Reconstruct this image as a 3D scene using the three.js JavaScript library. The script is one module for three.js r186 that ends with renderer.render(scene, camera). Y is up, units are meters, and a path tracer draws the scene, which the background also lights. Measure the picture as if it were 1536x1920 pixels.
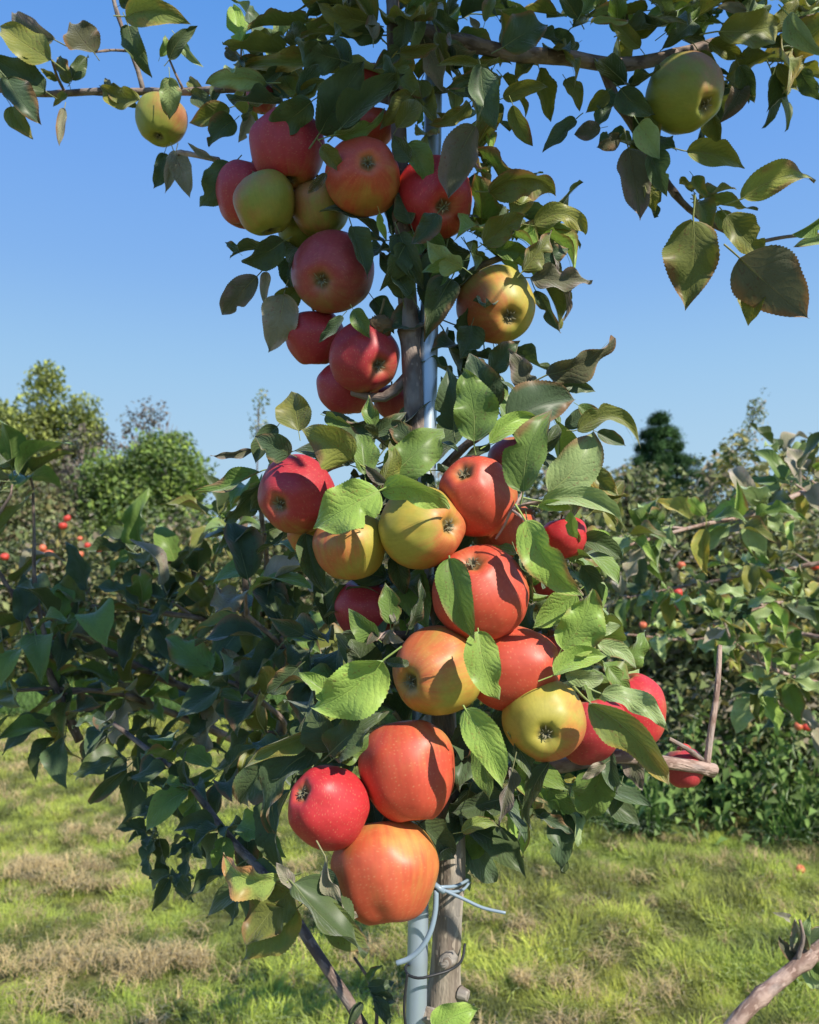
import * as THREE from 'three';
import { mergeGeometries } from 'three/addons/utils/BufferGeometryUtils.js';

// ---------------------------------------------------------------- camera, sky, sun, exposure
const F = 1540, PITCH = 4.5 * Math.PI / 180, EYE = 1.5;
const scene = new THREE.Scene();
const camera = new THREE.PerspectiveCamera(2 * Math.atan(960 / F) * 180 / Math.PI, 0.8, 0.05, 400);
camera.position.set(0, EYE, 0);
camera.rotation.x = PITCH;
camera.focus = 0.72;
camera.userData.fStop = 11;
scene.add(camera);
const renderer = new THREE.WebGLRenderer({ antialias: true });
renderer.toneMapping = THREE.LinearToneMapping;
renderer.toneMappingExposure = 1.36;
renderer.shadowMap.enabled = true;
const SUN = new THREE.Vector3(0.53, 0.66, 0.55).normalize();
const sun = new THREE.DirectionalLight(new THREE.Color(1.0, 0.93, 0.80), 5.0);
sun.position.copy(SUN).multiplyScalar(30);
sun.castShadow = true;
sun.shadow.mapSize.set(4096, 4096);
Object.assign(sun.shadow.camera, { left: -16, right: 16, top: 16, bottom: -16, near: 1, far: 80 });
scene.add(sun);
{
  const W = 256, H = 128, data = new Float32Array(W * H * 4), d = new THREE.Vector3();
  const stops = [[-90, .10, .12, .07], [-1, .30, .36, .34], [0, .46, .63, .80], [8, .43, .645, .84], [14, .335, .575, .85], [20, .235, .46, .85], [27, .175, .39, .85], [36, .118, .33, .80], [60, .07, .215, .60], [90, .05, .16, .48]];
  for (let r = 0; r < H; r++) for (let c = 0; c < W; c++) {
    const e = (r + .5) / H * 180 - 90, a = ((c + .5) / W - .5) * 2 * Math.PI;
    d.set(Math.cos(a) * Math.cos(e * Math.PI / 180), Math.sin(e * Math.PI / 180), Math.sin(a) * Math.cos(e * Math.PI / 180));
    let k = 0; while (k < stops.length - 2 && e > stops[k + 1][0]) k++;
    const s0 = stops[k], s1 = stops[k + 1], t = THREE.MathUtils.clamp((e - s0[0]) / (s1[0] - s0[0]), 0, 1);
    const glow = e > 0 ? Math.pow(Math.max(0, d.dot(SUN)), 6) : 0;
    for (let j = 0; j < 3; j++) data[(r * W + c) * 4 + j] = .735 * (s0[j + 1] + (s1[j + 1] - s0[j + 1]) * t + glow * [.16, .15, .12][j]);
    data[(r * W + c) * 4 + 3] = 1;
  }
  const sky = new THREE.DataTexture(data, W, H, THREE.RGBAFormat, THREE.FloatType);
  sky.mapping = THREE.EquirectangularReflectionMapping; sky.magFilter = THREE.LinearFilter; sky.needsUpdate = true;
  scene.background = sky; scene.environment = sky;
}

// ---------------------------------------------------------------- helpers
let seed = 20240917;
const rnd = () => { seed |= 0; seed = seed + 0x6D2B79F5 | 0; let t = Math.imul(seed ^ seed >>> 15, 1 | seed); t = t + Math.imul(t ^ t >>> 7, 61 | t) ^ t; return ((t ^ t >>> 14) >>> 0) / 4294967296; };
const R = (a, b) => a + (b - a) * rnd();
const pick = (a) => a[Math.floor(rnd() * a.length)];
const V = (x, y, z) => new THREE.Vector3(x, y, z);
const clamp = THREE.MathUtils.clamp, sm = THREE.MathUtils.smoothstep, lerp = THREE.MathUtils.lerp;
const h3 = (x, y, z) => { let h = Math.imul(x, 374761393) ^ Math.imul(y, 668265263) ^ Math.imul(z, 2147483647 ^ 0x5bd1e995); h = Math.imul(h ^ h >>> 13, 1274126177); return ((h ^ h >>> 16) >>> 0) / 4294967296; };
function noise(x, y, z = 0) {
  const ix = Math.floor(x), iy = Math.floor(y), iz = Math.floor(z); let fx = x - ix, fy = y - iy, fz = z - iz;
  fx *= fx * (3 - 2 * fx); fy *= fy * (3 - 2 * fy); fz *= fz * (3 - 2 * fz);
  const l = (a, b, t) => a + (b - a) * t;
  return l(l(l(h3(ix, iy, iz), h3(ix + 1, iy, iz), fx), l(h3(ix, iy + 1, iz), h3(ix + 1, iy + 1, iz), fx), fy),
    l(l(h3(ix, iy, iz + 1), h3(ix + 1, iy, iz + 1), fx), l(h3(ix, iy + 1, iz + 1), h3(ix + 1, iy + 1, iz + 1), fx), fy), fz);
}
const fbm = (x, y, z = 0, n = 3) => { let s = 0, a = .5, t = 0; for (let i = 0; i < n; i++) { s += a * noise(x, y, z); t += a; a *= .5; x = x * 2.03 + 17; y = y * 2.03 + 5; z = z * 2.03 + 9; } return s / t; };
const camQ = new THREE.Quaternion().setFromAxisAngle(V(1, 0, 0), PITCH);
const dirC = (x, y, z) => V(x, y, z).applyQuaternion(camQ);                       // a direction given as seen from the eye
const at = (px, py, d) => V((px - 768) / F * d, (960 - py) / F * d, -d).applyQuaternion(camQ).add(camera.position);
const used = new Map();
function numbered(n) { const k = used.get(n) || 0; used.set(n, k + 1); return k ? n + '_' + String(k).padStart(3, '0') : n; }
function shade(o) { o.castShadow = o.receiveShadow = true; return o; }
function tag(o, label, category, group, kind) { o.userData = { label, category }; if (group) o.userData.group = group; if (kind) o.userData.kind = kind; return o; }
function thing(name, label, category, pos, group) { const o = new THREE.Group(); o.name = numbered(name); o.position.copy(pos); tag(o, label, category, group); scene.add(o); return o; }
function part(name, geo, mat, parent, world = true) {                               // geometry in world coordinates by default
  const m = shade(new THREE.Mesh(geo, mat)); m.name = name;
  if (world) m.position.copy(parent.position).negate();
  parent.add(m); return m;
}
function tex(W, H, f, srgb = true, rep = false) {
  const data = new Uint8Array(W * H * 4), c = [0, 0, 0];
  const enc = srgb ? (x) => { x = clamp(x, 0, 1); return 255 * (x <= .0031308 ? x * 12.92 : 1.055 * Math.pow(x, 1 / 2.4) - .055); } : (x) => 255 * clamp(x, 0, 1);
  for (let y = 0; y < H; y++) for (let x = 0; x < W; x++) { f((x + .5) / W, (y + .5) / H, c); const i = (y * W + x) * 4; data[i] = enc(c[0]); data[i + 1] = enc(c[1]); data[i + 2] = enc(c[2]); data[i + 3] = 255; }
  const t = new THREE.DataTexture(data, W, H); if (srgb) t.colorSpace = THREE.SRGBColorSpace;
  t.magFilter = THREE.LinearFilter; if (rep) t.wrapS = t.wrapT = THREE.RepeatWrapping; t.needsUpdate = true; return t;
}
function geoOf(pos, uv, idx, col) {
  const g = new THREE.BufferGeometry();
  g.setAttribute('position', new THREE.Float32BufferAttribute(pos, 3)); if (uv) g.setAttribute('uv', new THREE.Float32BufferAttribute(uv, 2));
  if (col) g.setAttribute('color', new THREE.Float32BufferAttribute(col, 3));
  g.setIndex(idx); g.computeVertexNormals(); return g;
}
// a tapered, slightly knobbly limb along points; uv in metres
function limb(pts, r0, r1, o = {}) {
  const curve = new THREE.CatmullRomCurve3(pts), len = curve.getLength(), n = o.n || Math.max(6, Math.ceil(len / (o.step || .012))), k = o.k || 9, fr = curve.computeFrenetFrames(n, false);
  const pos = [], uv = [], idx = [], p = V(0, 0, 0), q = R(0, 99), bump = o.bump ?? .12;
  for (let i = 0; i <= n; i++) {
    const t = i / n; curve.getPointAt(t, p); let r = lerp(r0, r1, o.pow ? Math.pow(t, o.pow) : t);
    if (o.nodes) r *= 1 + .28 * Math.pow(Math.max(0, Math.cos(t * len / o.nodes * 2 * Math.PI + q)), 14);
    for (let j = 0; j <= k; j++) {
      const a = j / k * 2 * Math.PI, nx = Math.cos(a), ny = Math.sin(a), rr = r * (1 + bump * (fbm(nx * 1.5 + q, ny * 1.5, t * len * 28) - .5) * 2);
      pos.push(p.x + (fr.normals[i].x * nx + fr.binormals[i].x * ny) * rr, p.y + (fr.normals[i].y * nx + fr.binormals[i].y * ny) * rr, p.z + (fr.normals[i].z * nx + fr.binormals[i].z * ny) * rr);
      uv.push(j / k * 2 * Math.PI * r0, t * len);
    }
  }
  for (let i = 0; i < n; i++) for (let j = 0; j < k; j++) { const a = i * (k + 1) + j, b = a + k + 1; idx.push(a, a + 1, b, b, a + 1, b + 1); }
  const c0 = pos.length / 3, e = curve.getPointAt(1), s = curve.getPointAt(0); pos.push(e.x, e.y, e.z, s.x, s.y, s.z); uv.push(0, len, 0, 0);
  for (let j = 0; j < k; j++) idx.push(n * (k + 1) + j, n * (k + 1) + j + 1, c0, j + 1, j, c0 + 1);
  return geoOf(pos, uv, idx);
}
const merge = (a) => mergeGeometries(a, false);

// ---------------------------------------------------------------- materials
const veins = (v, u) => {                    // v -1..1 across, u 0..1 along: strength of midrib and side veins
  const a = Math.abs(v), side = v > 0 ? 0 : .5, ph = (u - .30 * a - .05 * a * a + .03 * Math.sin(u * 23 + side * 9)) * 8 + side, f = Math.abs(ph - Math.round(ph));
  return { mid: Math.exp(-Math.pow(a / (.035 * (1.15 - u)), 2)), sec: Math.exp(-Math.pow(f / .055, 2)) * (1 - .55 * a) * sm(u, .02, .1), quilt: Math.cos(f * 2 * Math.PI) };
};
const leafMap = tex(256, 512, (x, y, c) => {
  const v = x * 2 - 1, { mid, sec } = veins(v, y), fine = fbm(x * 60, y * 110, 1, 2), cell = Math.abs(noise(x * 38, y * 70, 7) - .5) * 2;
  let b = .80 + .18 * fbm(x * 5, y * 9, 3) + .16 * (fine - .5) - .05 * (1 - cell);
  const s = sm(noise(x * 26, y * 48, 40), .80, .90) * sm(noise(x * 5, y * 7, 44), .4, .7);
  const k = clamp(mid * .9 + sec * .32, 0, 1);
  c[0] = lerp(b, 1, k * .8); c[1] = lerp(b, .98, k * .62); c[2] = lerp(b, .9, k * .75);
  c[0] = lerp(c[0], .75, s * .6); c[1] = lerp(c[1], .40, s * .7); c[2] = lerp(c[2], .4, s * .6);
});
const leafBump = tex(256, 512, (x, y, c) => {
  const v = x * 2 - 1, { mid, sec, quilt } = veins(v, y);
  c[0] = c[1] = c[2] = clamp(.6 - .24 * mid - .13 * sec - .07 * quilt * sm(Math.abs(v), .05, .3) + .26 * (fbm(x * 26, y * 50, 5, 3) - .5) + .2 * (fbm(x * 5, y * 8, 15, 2) - .5), 0, 1);
}, false);
const leafMat = (o) => new THREE.MeshPhysicalMaterial(Object.assign({ vertexColors: true, map: leafMap, bumpMap: leafBump, bumpScale: .0016, roughness: 1, transmission: .29, thickness: 0, clearcoat: .42, clearcoatRoughness: .38, side: THREE.DoubleSide }, o));
const M = {
  leaf: leafMat({}), matte: leafMat({ clearcoat: .04, clearcoatRoughness: .6, transmission: .32 }),
  far: new THREE.MeshPhysicalMaterial({ color: 0xffffff, roughness: 1, transmission: .35, thickness: 0, clearcoat: .12, clearcoatRoughness: .5, side: THREE.DoubleSide }),
  blade: new THREE.MeshPhysicalMaterial({ color: 0xffffff, vertexColors: true, roughness: 1, transmission: .3, thickness: 0, side: THREE.DoubleSide }),
};
const barkTex = (a, b, sx, sy, q) => tex(256, 512, (x, y, c) => {
  const n = fbm(x * sx, y * sy, q, 4), l = sm(noise(x * 40, y * 30, q + 3), .8, .88), w = sm(fbm(x * 6, y * 5, q + 9), .55, .7);
  for (let j = 0; j < 3; j++) { let k = lerp(a[j], b[j], sm(n, .3, .7)); k = lerp(k, b[j] * 1.25, l * .6); c[j] = lerp(k, (a[0] + b[0]) * .55, w * .35); }
}, true, true);
const barkBump = tex(256, 512, (x, y, c) => { c[0] = c[1] = c[2] = .7 * fbm(x * 26, y * 12, 2, 4) + .3 * fbm(x * 60, y * 60, 6, 2); }, false, true);
function bark(a, b, sx, sy, q, rx, ry) {
  const m = barkTex(a, b, sx, sy, q); m.repeat.set(rx, ry); const bp = barkBump.clone(); bp.repeat.set(rx, ry); bp.needsUpdate = true;
  return new THREE.MeshStandardMaterial({ map: m, bumpMap: bp, bumpScale: .0016, roughness: .82 });
}
M.trunk = bark([.17, .135, .105], [.38, .32, .25], 14, 5, 1, 9, 4);
M.leader = bark([.13, .095, .08], [.27, .21, .175], 8, 12, 61, 10, 5);
M.branch = bark([.11, .075, .06], [.26, .19, .155], 10, 12, 21, 12, 6);
M.pinkBranch = bark([.21, .13, .10], [.40, .285, .235], 8, 14, 41, 14, 6);
M.farBark = new THREE.MeshStandardMaterial({ color: new THREE.Color(.12, .09, .07), roughness: .9 });
M.grayBark = new THREE.MeshStandardMaterial({ color: new THREE.Color(.26, .21, .19), roughness: .9 });

// ---------------------------------------------------------------- leaves
// kinds: [base colour, second colour (patches towards edge and tip), strength of the second, matte underside?]
const KIND = {
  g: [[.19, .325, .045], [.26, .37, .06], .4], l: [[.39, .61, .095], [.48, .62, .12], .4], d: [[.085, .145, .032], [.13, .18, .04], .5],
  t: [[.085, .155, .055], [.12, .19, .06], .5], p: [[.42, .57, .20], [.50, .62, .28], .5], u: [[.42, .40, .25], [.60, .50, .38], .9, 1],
  o: [[.23, .26, .032], [.36, .33, .035], .6], y: [[.40, .43, .06], [.76, .54, .07], .9], b: [[.12, .12, .045], [.24, .14, .06], .9, 1],
  r: [[.38, .50, .09], [.56, .18, .08], .8], v: [[.17, .17, .09], [.29, .22, .18], .9, 1], q: [[.26, .33, .055], [.54, .37, .06], .8],
};
const RUST = [.34, .17, .06];
// a leaf in its own frame: x along the midrib, y across, z out of the blade; serrated rim, folded, arched and waved
function leafGeo(L, wr, kind, o = {}) {
  const nu = o.nu || 54, nv = o.nv || 8, w = L * wr * .5, fold = o.fold ?? R(.2, .85), curl = o.curl ?? R(-.06, .12), bend = o.bend ?? R(-.08, .08), hook = o.hook ?? R(-.05, .32);
  const wave = (o.wave ?? R(.03, .10)) * L, wf = R(3, 8), wp = R(0, 6), twist = o.twist ?? R(-.7, .7), q = R(0, 900), [c0, c1_, k1] = KIND[kind], sick = rnd() < .3, c1 = sick ? RUST : c1_, tear = o.bite || (rnd() < .3 ? [R(.25, .9), rnd() < .5 ? -1 : 1, R(.25, .6)] : null), tint = R(.86, 1.16), roll = o.edge ?? R(-.2, .5);
  const pos = [], uv = [], col = [], idx = [], a = R(.46, .6), b = R(.74, 1.12), lop = R(.86, 1.14), top = Math.pow(a / (a + b), a) * Math.pow(b / (a + b), b);
  for (let i = 0; i <= nu; i++) {
    const u = i / nu, prof = Math.pow(Math.max(u, 1e-4), a) * Math.pow(Math.max(1 - u, 1e-4), b) / top, tooth = nu > 20 ? (i % 2 ? 1.022 : .982) : 1;
    const mx = u * L, my = bend * L * 4 * u * (1 - u), mz = curl * L * 4 * u * (1 - u) - hook * L * Math.pow(u, 4), tw = twist * (u - .35), ct = Math.cos(tw), st = Math.sin(tw), bs = bend * 4 * (1 - 2 * u);
    for (let j = 0; j <= nv; j++) {
      const v = j / nv * 2 - 1, av = Math.abs(v); let hw = w * prof * (v > 0 ? lop : 2 - lop) * (1 - .3 * sm(u, .82, 1)) * (1 + .07 * (noise(u * 6 + q, v > 0 ? 3 : 9) - .5) * 2) * (av > .99 ? tooth : 1);
      if (tear && v * tear[1] > 0) hw *= 1 - tear[2] * Math.exp(-Math.pow((u - tear[0]) / .06, 2));
      const f = fold + roll * av * av * .6, y = v * hw * Math.cos(f * .9), z = hw * av * Math.sin(f) - roll * .35 * hw * Math.pow(av, 3) + wave * av * av * Math.sin(wf * u * 2 + wp + (v > 0 ? 1.7 : 0));
      const yy = y * ct - z * st, zz = y * st + z * ct;
      pos.push(mx - yy * bs * .8, my + yy, mz + zz); uv.push(.5 + v * .5, u);
      const n = fbm(u * 3 + q, v * 1.6, q, 3), m = clamp(sick ? sm(n + .42 * av * av + .3 * (u - .5), .78, .98) * .9 : sm(n + .32 * av + .25 * (u - .5), .62, .86) * k1, 0, 1), rim = av > .99 ? 1.12 : 1;
      for (let c = 0; c < 3; c++) col.push(.78 * lerp(c0[c], c1[c], m) * tint * rim * (.9 + .2 * n));
    }
  }
  for (let i = 0; i < nu; i++) for (let j = 0; j < nv; j++) { const p = i * (nv + 1) + j, s = p + nv + 1; idx.push(p, s, p + 1, s, s + 1, p + 1); }
  // midrib ridge running into the petiole
  const pr = L * .0095, pl = o.pet ?? R(.18, .34), pk = 5, pn = 10, b0 = pos.length / 3, sag = R(-.06, .1);
  for (let i = 0; i <= pn; i++) {
    const s = i / pn * (1 + pl) - pl, u = Math.max(s, 0), x = s * L * .9, y = bend * L * 4 * u * (1 - u) * (s > 0 ? 1 : 0), z = (s > 0 ? curl * L * 4 * u * (1 - u) - hook * L * Math.pow(u * .9, 4) : -sag * L * s * s * 6) - pr * .5, r = pr * (s > 0 ? 1 - .85 * s : 1.15);
    for (let j = 0; j < pk; j++) { const g = j / pk * 2 * Math.PI; pos.push(x, y + Math.cos(g) * r, z + Math.sin(g) * r); uv.push(.5, .3); for (let c = 0; c < 3; c++) col.push([.30, .34, .13][c] * .5 + c0[c] * .6); }
  }
  for (let i = 0; i < pn; i++) for (let j = 0; j < pk; j++) { const p = b0 + i * pk + j, p2 = b0 + i * pk + (j + 1) % pk; idx.push(p, p2, p + pk, p2, p2 + pk, p + pk); }
  return geoOf(pos, uv, idx, col);
}
const BASIS = new THREE.Matrix4(), leafCount = new Map(), surplus = new Map(), MOST = 300;
function addLeaf(tr, m) {            // the first three hundred are parts; what is past that is joined
  const k = leafCount.get(tr) || 0; leafCount.set(tr, k + 1);
  if (k < MOST) { tr.add(m); return; }
  m.updateMatrix(); if (!surplus.has(tr)) surplus.set(tr, []); surplus.get(tr).push(m.geometry.clone().applyMatrix4(m.matrix));
}
function orient(m, base, t, n, parent) { const s = V(0, 0, 0).crossVectors(n, t).normalize(), nn = V(0, 0, 0).crossVectors(t, s); m.quaternion.setFromRotationMatrix(BASIS.makeBasis(t, s, nn)); m.position.copy(base).sub(parent.position); }
// a leaf seen in the photograph: stalk end and tip as seen from the eye, with its own distance
let leafTree = null;
function leaf(bx, by, tx, ty, wr, d, kind, o = {}) {
  const dt = o.dt ?? R(-.012, .012), A = at(bx, by, d), B = at(tx, ty, d + dt), t = B.clone().sub(A), L = t.length(); t.normalize();
  const v = camera.position.clone().sub(A.clone().lerp(B, .5)).normalize(), n = v.addScaledVector(t, -v.dot(t)).normalize().applyAxisAngle(t, (o.roll ?? R(-22, 22)) * Math.PI / 180); wr *= .94;
  const m = shade(new THREE.Mesh(leafGeo(L, wr, kind, o), KIND[kind][3] ? M.matte : M.leaf)); m.name = 'leaf';
  orient(m, A, t, n, leafTree); addLeaf(leafTree, m); return m;
}
// leaves of unit length shared by the sprays
const STOCK = {};
for (const k of 'gldtopuyvbqr') STOCK[k] = [0, 1, 2, 3].map(() => leafGeo(1, R(.46, .62), k, { nu: 24, nv: 6 }));
function sprayLeaf(tree, pos, t, n, L, kind, list) {
  const g = pick(STOCK[kind]), m = shade(new THREE.Mesh(g, KIND[kind][3] ? M.matte : M.leaf)); m.name = 'leaf';
  orient(m, pos, t, n, tree); m.scale.setScalar(L);
  if (list) { m.updateMatrix(); list.push(g.clone().applyMatrix4(m.matrix)); } else addLeaf(tree, m);
}
function rosette(tree, pos, axis, n, L, kinds, list) {
  axis = axis.clone().normalize(); const e1 = V(axis.y, axis.z, axis.x).cross(axis).normalize(), e2 = axis.clone().cross(e1), a0 = R(0, 6.28);
  for (let i = 0; i < n; i++) {
    const a = a0 + i * 2.4 + R(-.3, .3), al = R(.6, 1.55), rad = e1.clone().multiplyScalar(Math.cos(a)).addScaledVector(e2, Math.sin(a));
    const t = axis.clone().multiplyScalar(Math.cos(al)).addScaledVector(rad, Math.sin(al)); t.y -= R(.05, .45); t.normalize();
    const nn = axis.clone().multiplyScalar(.5).add(V(R(-.35, .35), .8, R(-.1, .5))); nn.addScaledVector(t, -nn.dot(t)).normalize();
    const l = L * R(.7, 1.15);
    sprayLeaf(tree, pos.clone().addScaledVector(t, l * R(.15, .3)).add(V(R(-.1, .1), R(-.1, .1), R(-.1, .1)).multiplyScalar(L)), t, nn, l, pick(kinds), list);
  }
}

// ---------------------------------------------------------------- ground and grass
const dryAt = (x, z) => sm(.40 * fbm(x * 1.1 + 3, z * 2.2 + 8, 2, 3) + .60 * fbm(x * 2.6 + .8 * z, z * 6.5, 9, 3), .57, .74);
{
  const n = 120, pos = [], uv = [], idx = [];
  for (let i = 0; i <= n; i++) for (let j = 0; j <= n; j++) {
    const x = (j / n - .5) * 2, z = i / n, X = Math.sign(x) * Math.pow(Math.abs(x), 2.2) * 180, Z = 3 - Math.pow(z, 2.2) * 300;
    pos.push(X, -.02 + .05 * (fbm(X * .4, Z * .4, 3) - .5), Z); uv.push(X / 6, Z / 6);
  }
  for (let i = 0; i < n; i++) for (let j = 0; j < n; j++) { const a = i * (n + 1) + j; idx.push(a, a + 1, a + n + 1, a + 1, a + n + 2, a + n + 1); }
  const m = tex(512, 512, (x, y, c) => { const s = fbm(x * 40, y * 40, 1, 4), d = sm(fbm(x * 9, y * 16, 8, 3), .45, .65); for (let j = 0; j < 3; j++) c[j] = lerp([.09, .13, .03][j], [.34, .26, .13][j], d * .7) * (.5 + s); }, true, true);
  const g = shade(new THREE.Mesh(geoOf(pos, uv, idx), new THREE.MeshStandardMaterial({ map: m, roughness: 1 }))); g.name = 'ground'; g.userData = { kind: 'structure', label: 'mown orchard ground under the grass' }; scene.add(g);
}
function clump(n, h, flat, w) {
  const pos = [], idx = [], col = [];
  for (let i = 0; i < n; i++) {
    const a = R(0, 6.28), r = R(0, .05), x = Math.cos(R(0, 6.28)) * r, z = Math.sin(R(0, 6.28)) * r, H = h * R(.5, 1.15), lean = flat ? R(.9, 1.45) : R(.2, 1.35), dx = Math.cos(a), dz = Math.sin(a), bw = w * R(.7, 1.3), q = R(.75, 1.25), b = pos.length / 3, y0 = flat ? R(0, .03) : 0;
    for (let s = 0; s <= 3; s++) {
      const t = s / 3, le = lean * (.35 + .65 * t), px = x + dx * Math.sin(le) * H * t, py = y0 + Math.cos(le) * H * t, pz = z + dz * Math.sin(le) * H * t, ww = bw * (1 - t * .85);
      pos.push(px - dz * ww, py, pz + dx * ww, px + dz * ww, py, pz - dx * ww); const k = q * (.75 + .35 * t); col.push(k, k, k * .9, k, k, k * .9);
    }
    for (let s = 0; s < 3; s++) { const k = b + s * 2; idx.push(k, k + 1, k + 2, k + 1, k + 3, k + 2); }
  }
  return geoOf(pos, null, idx, col);
}
function scatter(name, label, geo, mat, n, place) {
  const im = shade(new THREE.InstancedMesh(geo, mat, n)), o = new THREE.Object3D(), c = new THREE.Color(); im.name = numbered(name); let k = 0;
  for (let i = 0; i < n; i++) { if (!place(o, c, i)) continue; o.updateMatrix(); im.setMatrixAt(k, o.matrix); im.setColorAt(k, c); k++; }
  im.count = k; im.userData = { label, category: name, kind: 'stuff' }; scene.add(im); return im;
}
// nearer is denser; the frustum with a margin
const spot = (o, z0, z1, p) => { const z = z0 + (z1 - z0) * Math.pow(rnd(), p), x = R(-1, 1) * (z * .56 + 1); o.position.set(x, -.01 + .05 * (fbm(x * .4, -z * .4, 3) - .5), -z); return [x, -z]; };
const grassCol = (c, x, z, dark) => { const a = fbm(x * 1.3, z * 1.3, 4, 3), b = rnd(), k = lerp(.42, 1.2, sm(noise(x * 9, z * 7, 31), .2, .8)); c.setRGB(lerp(.26, .50, a) * (.8 + .4 * b) * k, lerp(.375, .52, a) * (.85 + .3 * b) * k, lerp(.05, .10, a) * k); if (dark) c.multiplyScalar(.55); };
const green = [clump(26, .062, false, .0019), clump(26, .08, false, .0022)];
green.forEach((g, i) => scatter('grass', i ? 'longer green grass tufts of the orchard alley' : 'short green mown grass of the orchard alley', g, M.blade, 34000, (o, c) => {
  const [x, z] = spot(o, 1.9, 9, 1.25), d = dryAt(x, z); if (rnd() < d * .6) return false;
  o.rotation.set(R(-.15, .15), R(0, 6.28), R(-.15, .15)); o.scale.setScalar(R(.5, 1.05) * lerp(.55, 1.25, sm(noise(x * 8, z * 6, 12), .3, .8)) * (1 + .5 * sm(fbm(x * .9, z * .9, 6), .5, .7)) * (1 - .4 * d)); grassCol(c, x, z); return true;
}));
scatter('grass', 'green grass further down the orchard alley', clump(20, .16, false, .006), M.blade, 22000, (o, c) => {
  const [x, z] = spot(o, 8, 34, 1.5), d = dryAt(x, z); if (rnd() < d * .6) return false;
  o.rotation.set(R(-.15, .15), R(0, 6.28), R(-.15, .15)); o.scale.set(R(.8, 1.6), R(.6, 1.1), R(.8, 1.6)); grassCol(c, x, z); return true;
});
scatter('grass', 'dry straw-coloured mown clippings lying on the grass', clump(30, .075, true, .0016), M.blade, 26000, (o, c) => {
  const [x, z] = spot(o, 1.9, 11, 1.3), d = dryAt(x, z); if (rnd() > d * 1.1 + .10) return false;
  o.position.y += .012 + .035 * d; o.rotation.set(R(-.25, .25), R(0, 6.28), R(-.25, .25)); o.scale.setScalar(R(.6, 1.35)); const k = R(.7, 1.15); c.setRGB(.62 * k, .48 * k, .25 * k); return true;
});
scatter('undergrowth', 'lush dark green weeds on the edge of the alley under the trees', clump(26, .26, false, .009), M.blade, 5200, (o, c, i) => {
  const right = i % 2; let x, z;
  if (right) { x = R(.9, 4.8); z = -4.7 - R(0, 2.6) + .25 * (x - 2); if (noise(x * 2.5, z * 2.5, 3) < .42) return false; } else { x = R(-5.6, -1.2); z = -8.4 - R(0, 1.5); }
  o.position.set(x, 0, z); o.rotation.set(0, R(0, 6.28), 0); o.scale.set(R(.7, 1.2), R(.5, 1.2) * (right ? 1.25 : 1), R(.7, 1.2)); const k = R(.6, 1.1); c.setRGB(.13 * k, .26 * k, .045 * k); return true;
});

// ---------------------------------------------------------------- trees further off: trunk, branches, a crown of small leaves
function sprig(n, spread, size, narrow) {
  const pos = [], idx = [];
  for (let i = 0; i < n; i++) {
    const p = V(R(-1, 1), R(-1, 1), R(-1, 1)).multiplyScalar(spread), t = V(R(-1, 1), R(-.9, .5), R(-1, 1)).normalize(), nn = V(R(-.6, .6), 1, R(-.6, .6)).cross(t).normalize(), up = t.clone().cross(nn), l = size * R(.7, 1.25), w = l * (narrow || .28), b = pos.length / 3;
    const put = (a, s, h) => pos.push(p.x + t.x * a + nn.x * s + up.x * h, p.y + t.y * a + nn.y * s + up.y * h, p.z + t.z * a + nn.z * s + up.z * h);
    put(0, 0, 0); put(l * .4, w, w * .45); put(l * .45, 0, 0); put(l * .4, -w, w * .45); put(l, 0, -l * .12);
    idx.push(b, b + 2, b + 1, b, b + 3, b + 2, b + 1, b + 2, b + 4, b + 2, b + 3, b + 4);
  }
  return geoOf(pos, null, idx);
}
const LEAFY = { mid: sprig(9, .11, .06), big: sprig(10, .2, .10), shoot: sprig(7, .06, .05, .2), needle: sprig(40, .16, .14, .11) };
// blobs: [x, y, z, rx, ry, rz] about the foot; leaves gather on branch ends, thinner inside
function crown(tree, blobs, n, geo, pal, o = {}) {
  const im = shade(new THREE.InstancedMesh(geo, M.far, n)), ob = new THREE.Object3D(), c = new THREE.Color(); im.name = 'crown'; im.userData = { kind: 'stuff' }; let k = 0, guard = 0;
  const vol = blobs.map((b) => b[3] * b[4] * b[5]), tot = vol.reduce((a, b) => a + b, 0), q = R(0, 500);
  while (k < n && guard++ < n * 12) {
    let r = rnd() * tot, i = 0; while (r > vol[i] && i < vol.length - 1) r -= vol[i++];
    const b = blobs[i], d = V(R(-1, 1), R(-1, 1), R(-1, 1)); if (d.lengthSq() > 1) continue;
    const rr = Math.pow(d.length(), .45); d.normalize().multiplyScalar(rr * (1 + .3 * (fbm(d.x * 2 + q, d.y * 2, d.z * 2) - .5) * 2));
    ob.position.set(b[0] + d.x * b[3], b[1] + d.y * b[4], b[2] + d.z * b[5]); if (ob.position.y < (o.low ?? .25)) continue;
    const g = o.grain || 2.6, f = fbm(ob.position.x * g + q, ob.position.y * g, ob.position.z * g, 3); if (f < (o.gap ?? .42) && rnd() < .88) continue;
    ob.rotation.set(R(-.5, .5), R(0, 6.28), R(-.5, .5)); ob.scale.setScalar(R(.7, 1.3) * (o.s || 1)); const p = pick(pal); let m = R(.7, 1.3); m *= .8; c.setRGB(p[0] * m, p[1] * m, p[2] * m);
    ob.updateMatrix(); im.setMatrixAt(k, ob.matrix); im.setColorAt(k, c); k++;
  }
  im.count = k; tree.add(im);
}
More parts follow.
